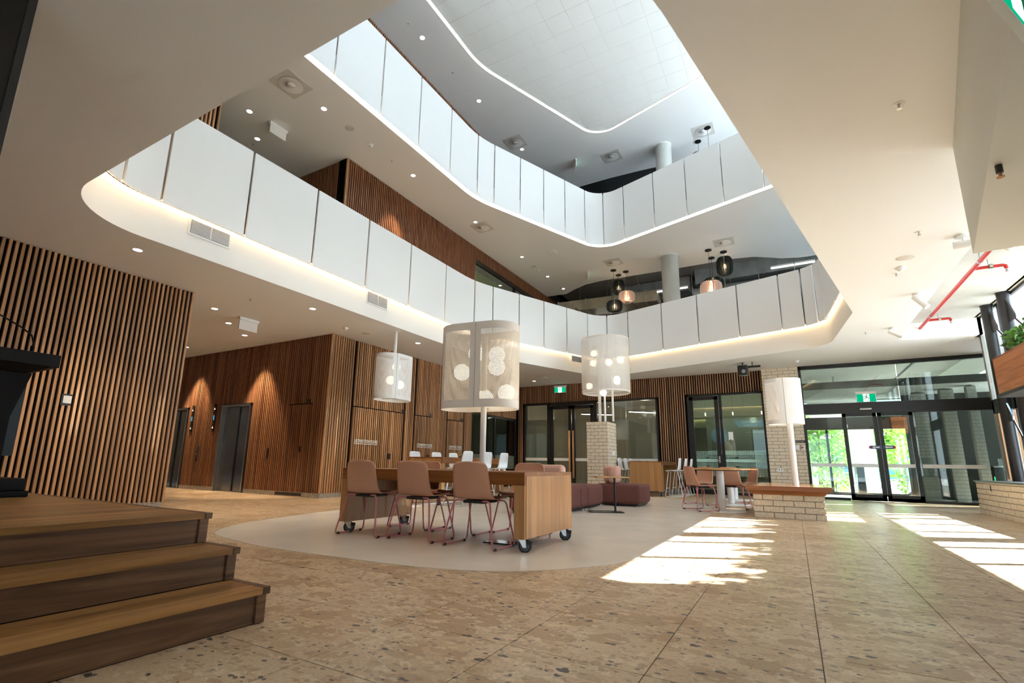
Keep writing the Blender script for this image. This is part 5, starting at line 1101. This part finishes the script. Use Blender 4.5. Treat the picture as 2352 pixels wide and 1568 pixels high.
for px, py, s in D2: downlight('round recessed downlight, '+s, px, py, Z3, .065)
def spot(x, y, z, tx, ty, tz, e, ang, col=(1, .78, .52)):
    d = bpy.data.lights.new('downlight_beam', 'SPOT'); o = bpy.data.objects.new('downlight_beam', d); C.objects.link(o); o.location = (x, y, z)
    o.rotation_euler = (Vector((x, y, z))-Vector((tx, ty, tz))).to_track_quat('Z', 'Y').to_euler(); d.energy = e; d.spot_size = math.radians(ang); d.spot_blend = .6; d.color = col; d.shadow_soft_size = .05
for x in (-14.0, -11.2): spot(x, YL-.45, ZC-.02, x, YL-.12, 0, 220, 62)
for y in (9.3, 13.9, 16.0): spot(XW+.5, y, Z2-.02, XW+.15, y, 4.3, 150, 62)
for px, py in ((316, 574), (493, 709), (718, 709), (960, 788), (1227, 875)):
    p = onz(px, py, ZC); spot(p.x, p.y, ZC-.02, p.x, p.y, 0, 60, 90)
def diffuser(label, px, py, z, w):
    p = onz(px, py, z); t = thing('swirl_diffuser', label, 'air diffuser', (p.x, p.y, z), 0, 'swirl diffusers'); h = w/2
    MB().box(-h, h, -h, h, -.010, -.001).build('face_plate', plain('diffuser_grey', (.62, .61, .57), .5), t); MB().lathe([(.001, -.012), (h*.78, -.012)], 40).build('dark_throat', plain('throat', (.05, .05, .05), .8), t); MB().lathe([(.001, -.026), (h*.24, -.024), (h*.26, -.012)], 24).build('hub', WHITE, t)
    v = MB().add([(h*.26, -.004, -.014), (h*.77, -.03, -.014), (h*.77, .03, -.024), (h*.26, .012, -.022)], [(0, 1, 2, 3), (3, 2, 1, 0)]).mesh('vane'); v.materials.append(WHITE)
    for k in range(30): link('vane', v, None, t, (0, 0, 0), 2*PI*k/30)
diffuser('large swirl air diffuser at the upper left of the first floor ceiling', 669, 194, Z2, .60)
diffuser('swirl air diffuser on the first floor ceiling above the slat wall', 1108, 522, Z2, .60)
diffuser('swirl air diffuser on the first floor ceiling above the left pendants', 1409, 602, Z2, .62)
diffuser('swirl air diffuser on the first floor ceiling above the right pendants', 1662, 556, Z2, .62)
diffuser('swirl air diffuser on the top ceiling, left', 1184, 327, Z3, .70)
diffuser('swirl air diffuser on the top ceiling, middle', 1405, 359, Z3, .70)
diffuser('swirl air diffuser on the top ceiling, right of the column', 1615, 300, Z3, .70)
def detector(label, px, py, z, r=.06):
    p = onz(px, py, z); t = thing('smoke_detector', label, 'smoke detector', (p.x, p.y, z), 0, 'smoke detectors'); MB().lathe([(r, -.001), (r, -.02), (r*.8, -.03), (.001, -.03)], 20).build('base', WHITE, t); MB().lathe([(r*.55, -.03), (r*.6, -.05), (.001, -.055)], 18).build('chamber', WHITEP, t)
for px, py, z, s in ((794, 753, ZC, 'on the ground ceiling above the slat corner'), (458, 804, ZC, 'on the ground ceiling by the lift wall'), (852, 333, Z2, 'on the first floor ceiling above the slat corner'), (1348-111, 619, Z2, 'on the first floor ceiling near the green curtain'), (1830, 828, ZC, 'above the brick column'), (2068, 614, ZC, 'on the bright ceiling near the round speaker'), (2320, 567, 4.03, 'on the concrete slab beside the red pipe')):
    detector('small white smoke detector '+s, px, py, z)
for px, py, z, s in ((1268, 577, Z2, 'on the first floor ceiling'), (1246, 866, ZC, 'on the ground ceiling near the back exit sign')):
    p = onz(px, py, z); t = thing('wifi_access_point', 'square white access point '+s, 'access point', (p.x, p.y, z), 0, 'access points'); MB().bevbox(-.15, .15, -.15, .15, -.045, -.001, .02).build('body', WHITE, t); MB().lathe([(.10, -.046), (.001, -.05)], 24).build('cap', WHITEP, t)
for px, py, z, s in ((803, 294, Z2, 'on the first floor ceiling'), (840, 766, ZC, 'beside the hanging lamp mount'), (1226, 612, Z2, 'near the green curtain'), (2078, 592, ZC, 'on the bright ceiling at the right')):
    p = onz(px, py, z); t = thing('ceiling_speaker', 'flush round ceiling speaker '+s, 'speaker', (p.x, p.y, z), 0, 'ceiling speakers'); MB().lathe([(.001, -.004), (.09, -.004), (.10, -.001)], 28).build('grille', plain('grille_grey', (.6, .57, .53), .7), t); MB().lathe([(.10, -.001), (.108, -.005), (.115, -.001)], 28).build('ring', WHITE, t)
for px, py, z, s in ((2064, 239, ZC, 'on the bright near ceiling at the right'), (22, 217, ZC, 'at the left edge near the black post'), (575, 685, ZC, 'above the lift lobby, left'), (2110, 532, ZC, 'on the ceiling by the spotlights'), (938, 52, Z3, 'on the top ceiling'), (1040, 166, Z3, 'on the top ceiling near the light strip'), (900, 368, Z2, 'on the first floor ceiling above the slat corner'), (582, 330, Z2, 'on the first floor ceiling by the blank sign'), (1988, 763, ZC, 'on the ceiling right of the warm fascia'), (2058, 627, ZC, 'beside the right smoke detector'), (1525, 869, ZC, 'near the black projector')):
    p = onz(px, py, z); t = thing('sprinkler', 'small recessed sprinkler head '+s, 'sprinkler', (p.x, p.y, z), 0, 'ceiling sprinklers'); MB().lathe([(.018, -.002), (.038, -.006), (.042, -.001)], 20).build('rosette', WHITE, t); MB().cyl((0, 0, -.04), .008, .04, 8).build('stem', STEEL, t); MB().cyl((0, 0, -.044), .018, .004, 12).build('deflector', STEEL, t)
def blank_sign(label, px, py, z, rz): p = onz(px, py, z); exit_sign(label, (p.x, p.y, z), rz, .40, .20, False, 'blank backs of exit signs')
blank_sign('blank white back of a hanging exit sign over the lift lobby', 572, 732, ZC, PI/2); blank_sign('blank white back of a hanging exit sign on the first floor', 640, 290, Z2, PI/2)
p = onz(1348, 627, Z2); exit_sign('green exit sign on the first floor ceiling seen at an angle', (p.x, p.y, Z2), PI/2+.6, .40, .22)
p = onz(1320, 373, Z3); exit_sign('green exit sign on the top ceiling seen at an angle', (p.x, p.y, Z3), PI/2+.6, .5, .26)
for k, (px, py, az, tl) in enumerate(((2210, 540, 35, 88), (2108, 674, 60, 50), (2052, 752, 50, 62))):
    p = onz(px, py, ZC); t = thing('ceiling_spotlight', ['white cylinder spotlight nearest the lower bulkhead', 'white cylinder spotlight in the middle of the recess edge', 'white cylinder spotlight nearest the entrance'][k], 'spotlight', (p.x, p.y, ZC), 0, 'white ceiling spotlights')
    MB().cyl((0, 0, -.035), .075, .034, 24).build('canopy', WHITE, t); MB().cyl((0, 0, -.10), .012, .07, 10).build('stem', WHITE, t)
    d = Vector((math.sin(math.radians(tl))*math.cos(math.radians(az)), math.sin(math.radians(tl))*math.sin(math.radians(az))*-.4, -math.cos(math.radians(tl)))).normalized()
    a = Vector((0, 0, -.12))-d*.10; b = Vector((0, 0, -.12))+d*.17; MB().tube([a, b], .045, 20).build('can', WHITE, t)
p = onz(1705, 833, ZC); t = thing('stage_projector', 'small black projector hanging from the ceiling', 'projector', (p.x, p.y, ZC)); MB().cyl((0, 0, -.08), .02, .08, 10).build('stem', BLACK, t); MB().bevbox(-.13, .13, -.12, .12, -.36, -.08, .03).build('body', BLACK, t); MB().cyl((.02, -.14, -.26), .05, .03, 18, axis='Y').build('lens', plain('lens_glass', (.3, .3, .32), .1), t)
p = onz(1727, 831, ZC); t = thing('track_sensor', 'small black bar sensor hanging beside the projector', 'sensor', (p.x, p.y, ZC)); MB().cyl((0, 0, -.10), .012, .1, 10).build('stem', BLACK, t); MB().bevbox(-.2, .2, -.02, .02, -.16, -.10, .01).build('bar', BLACK, t)
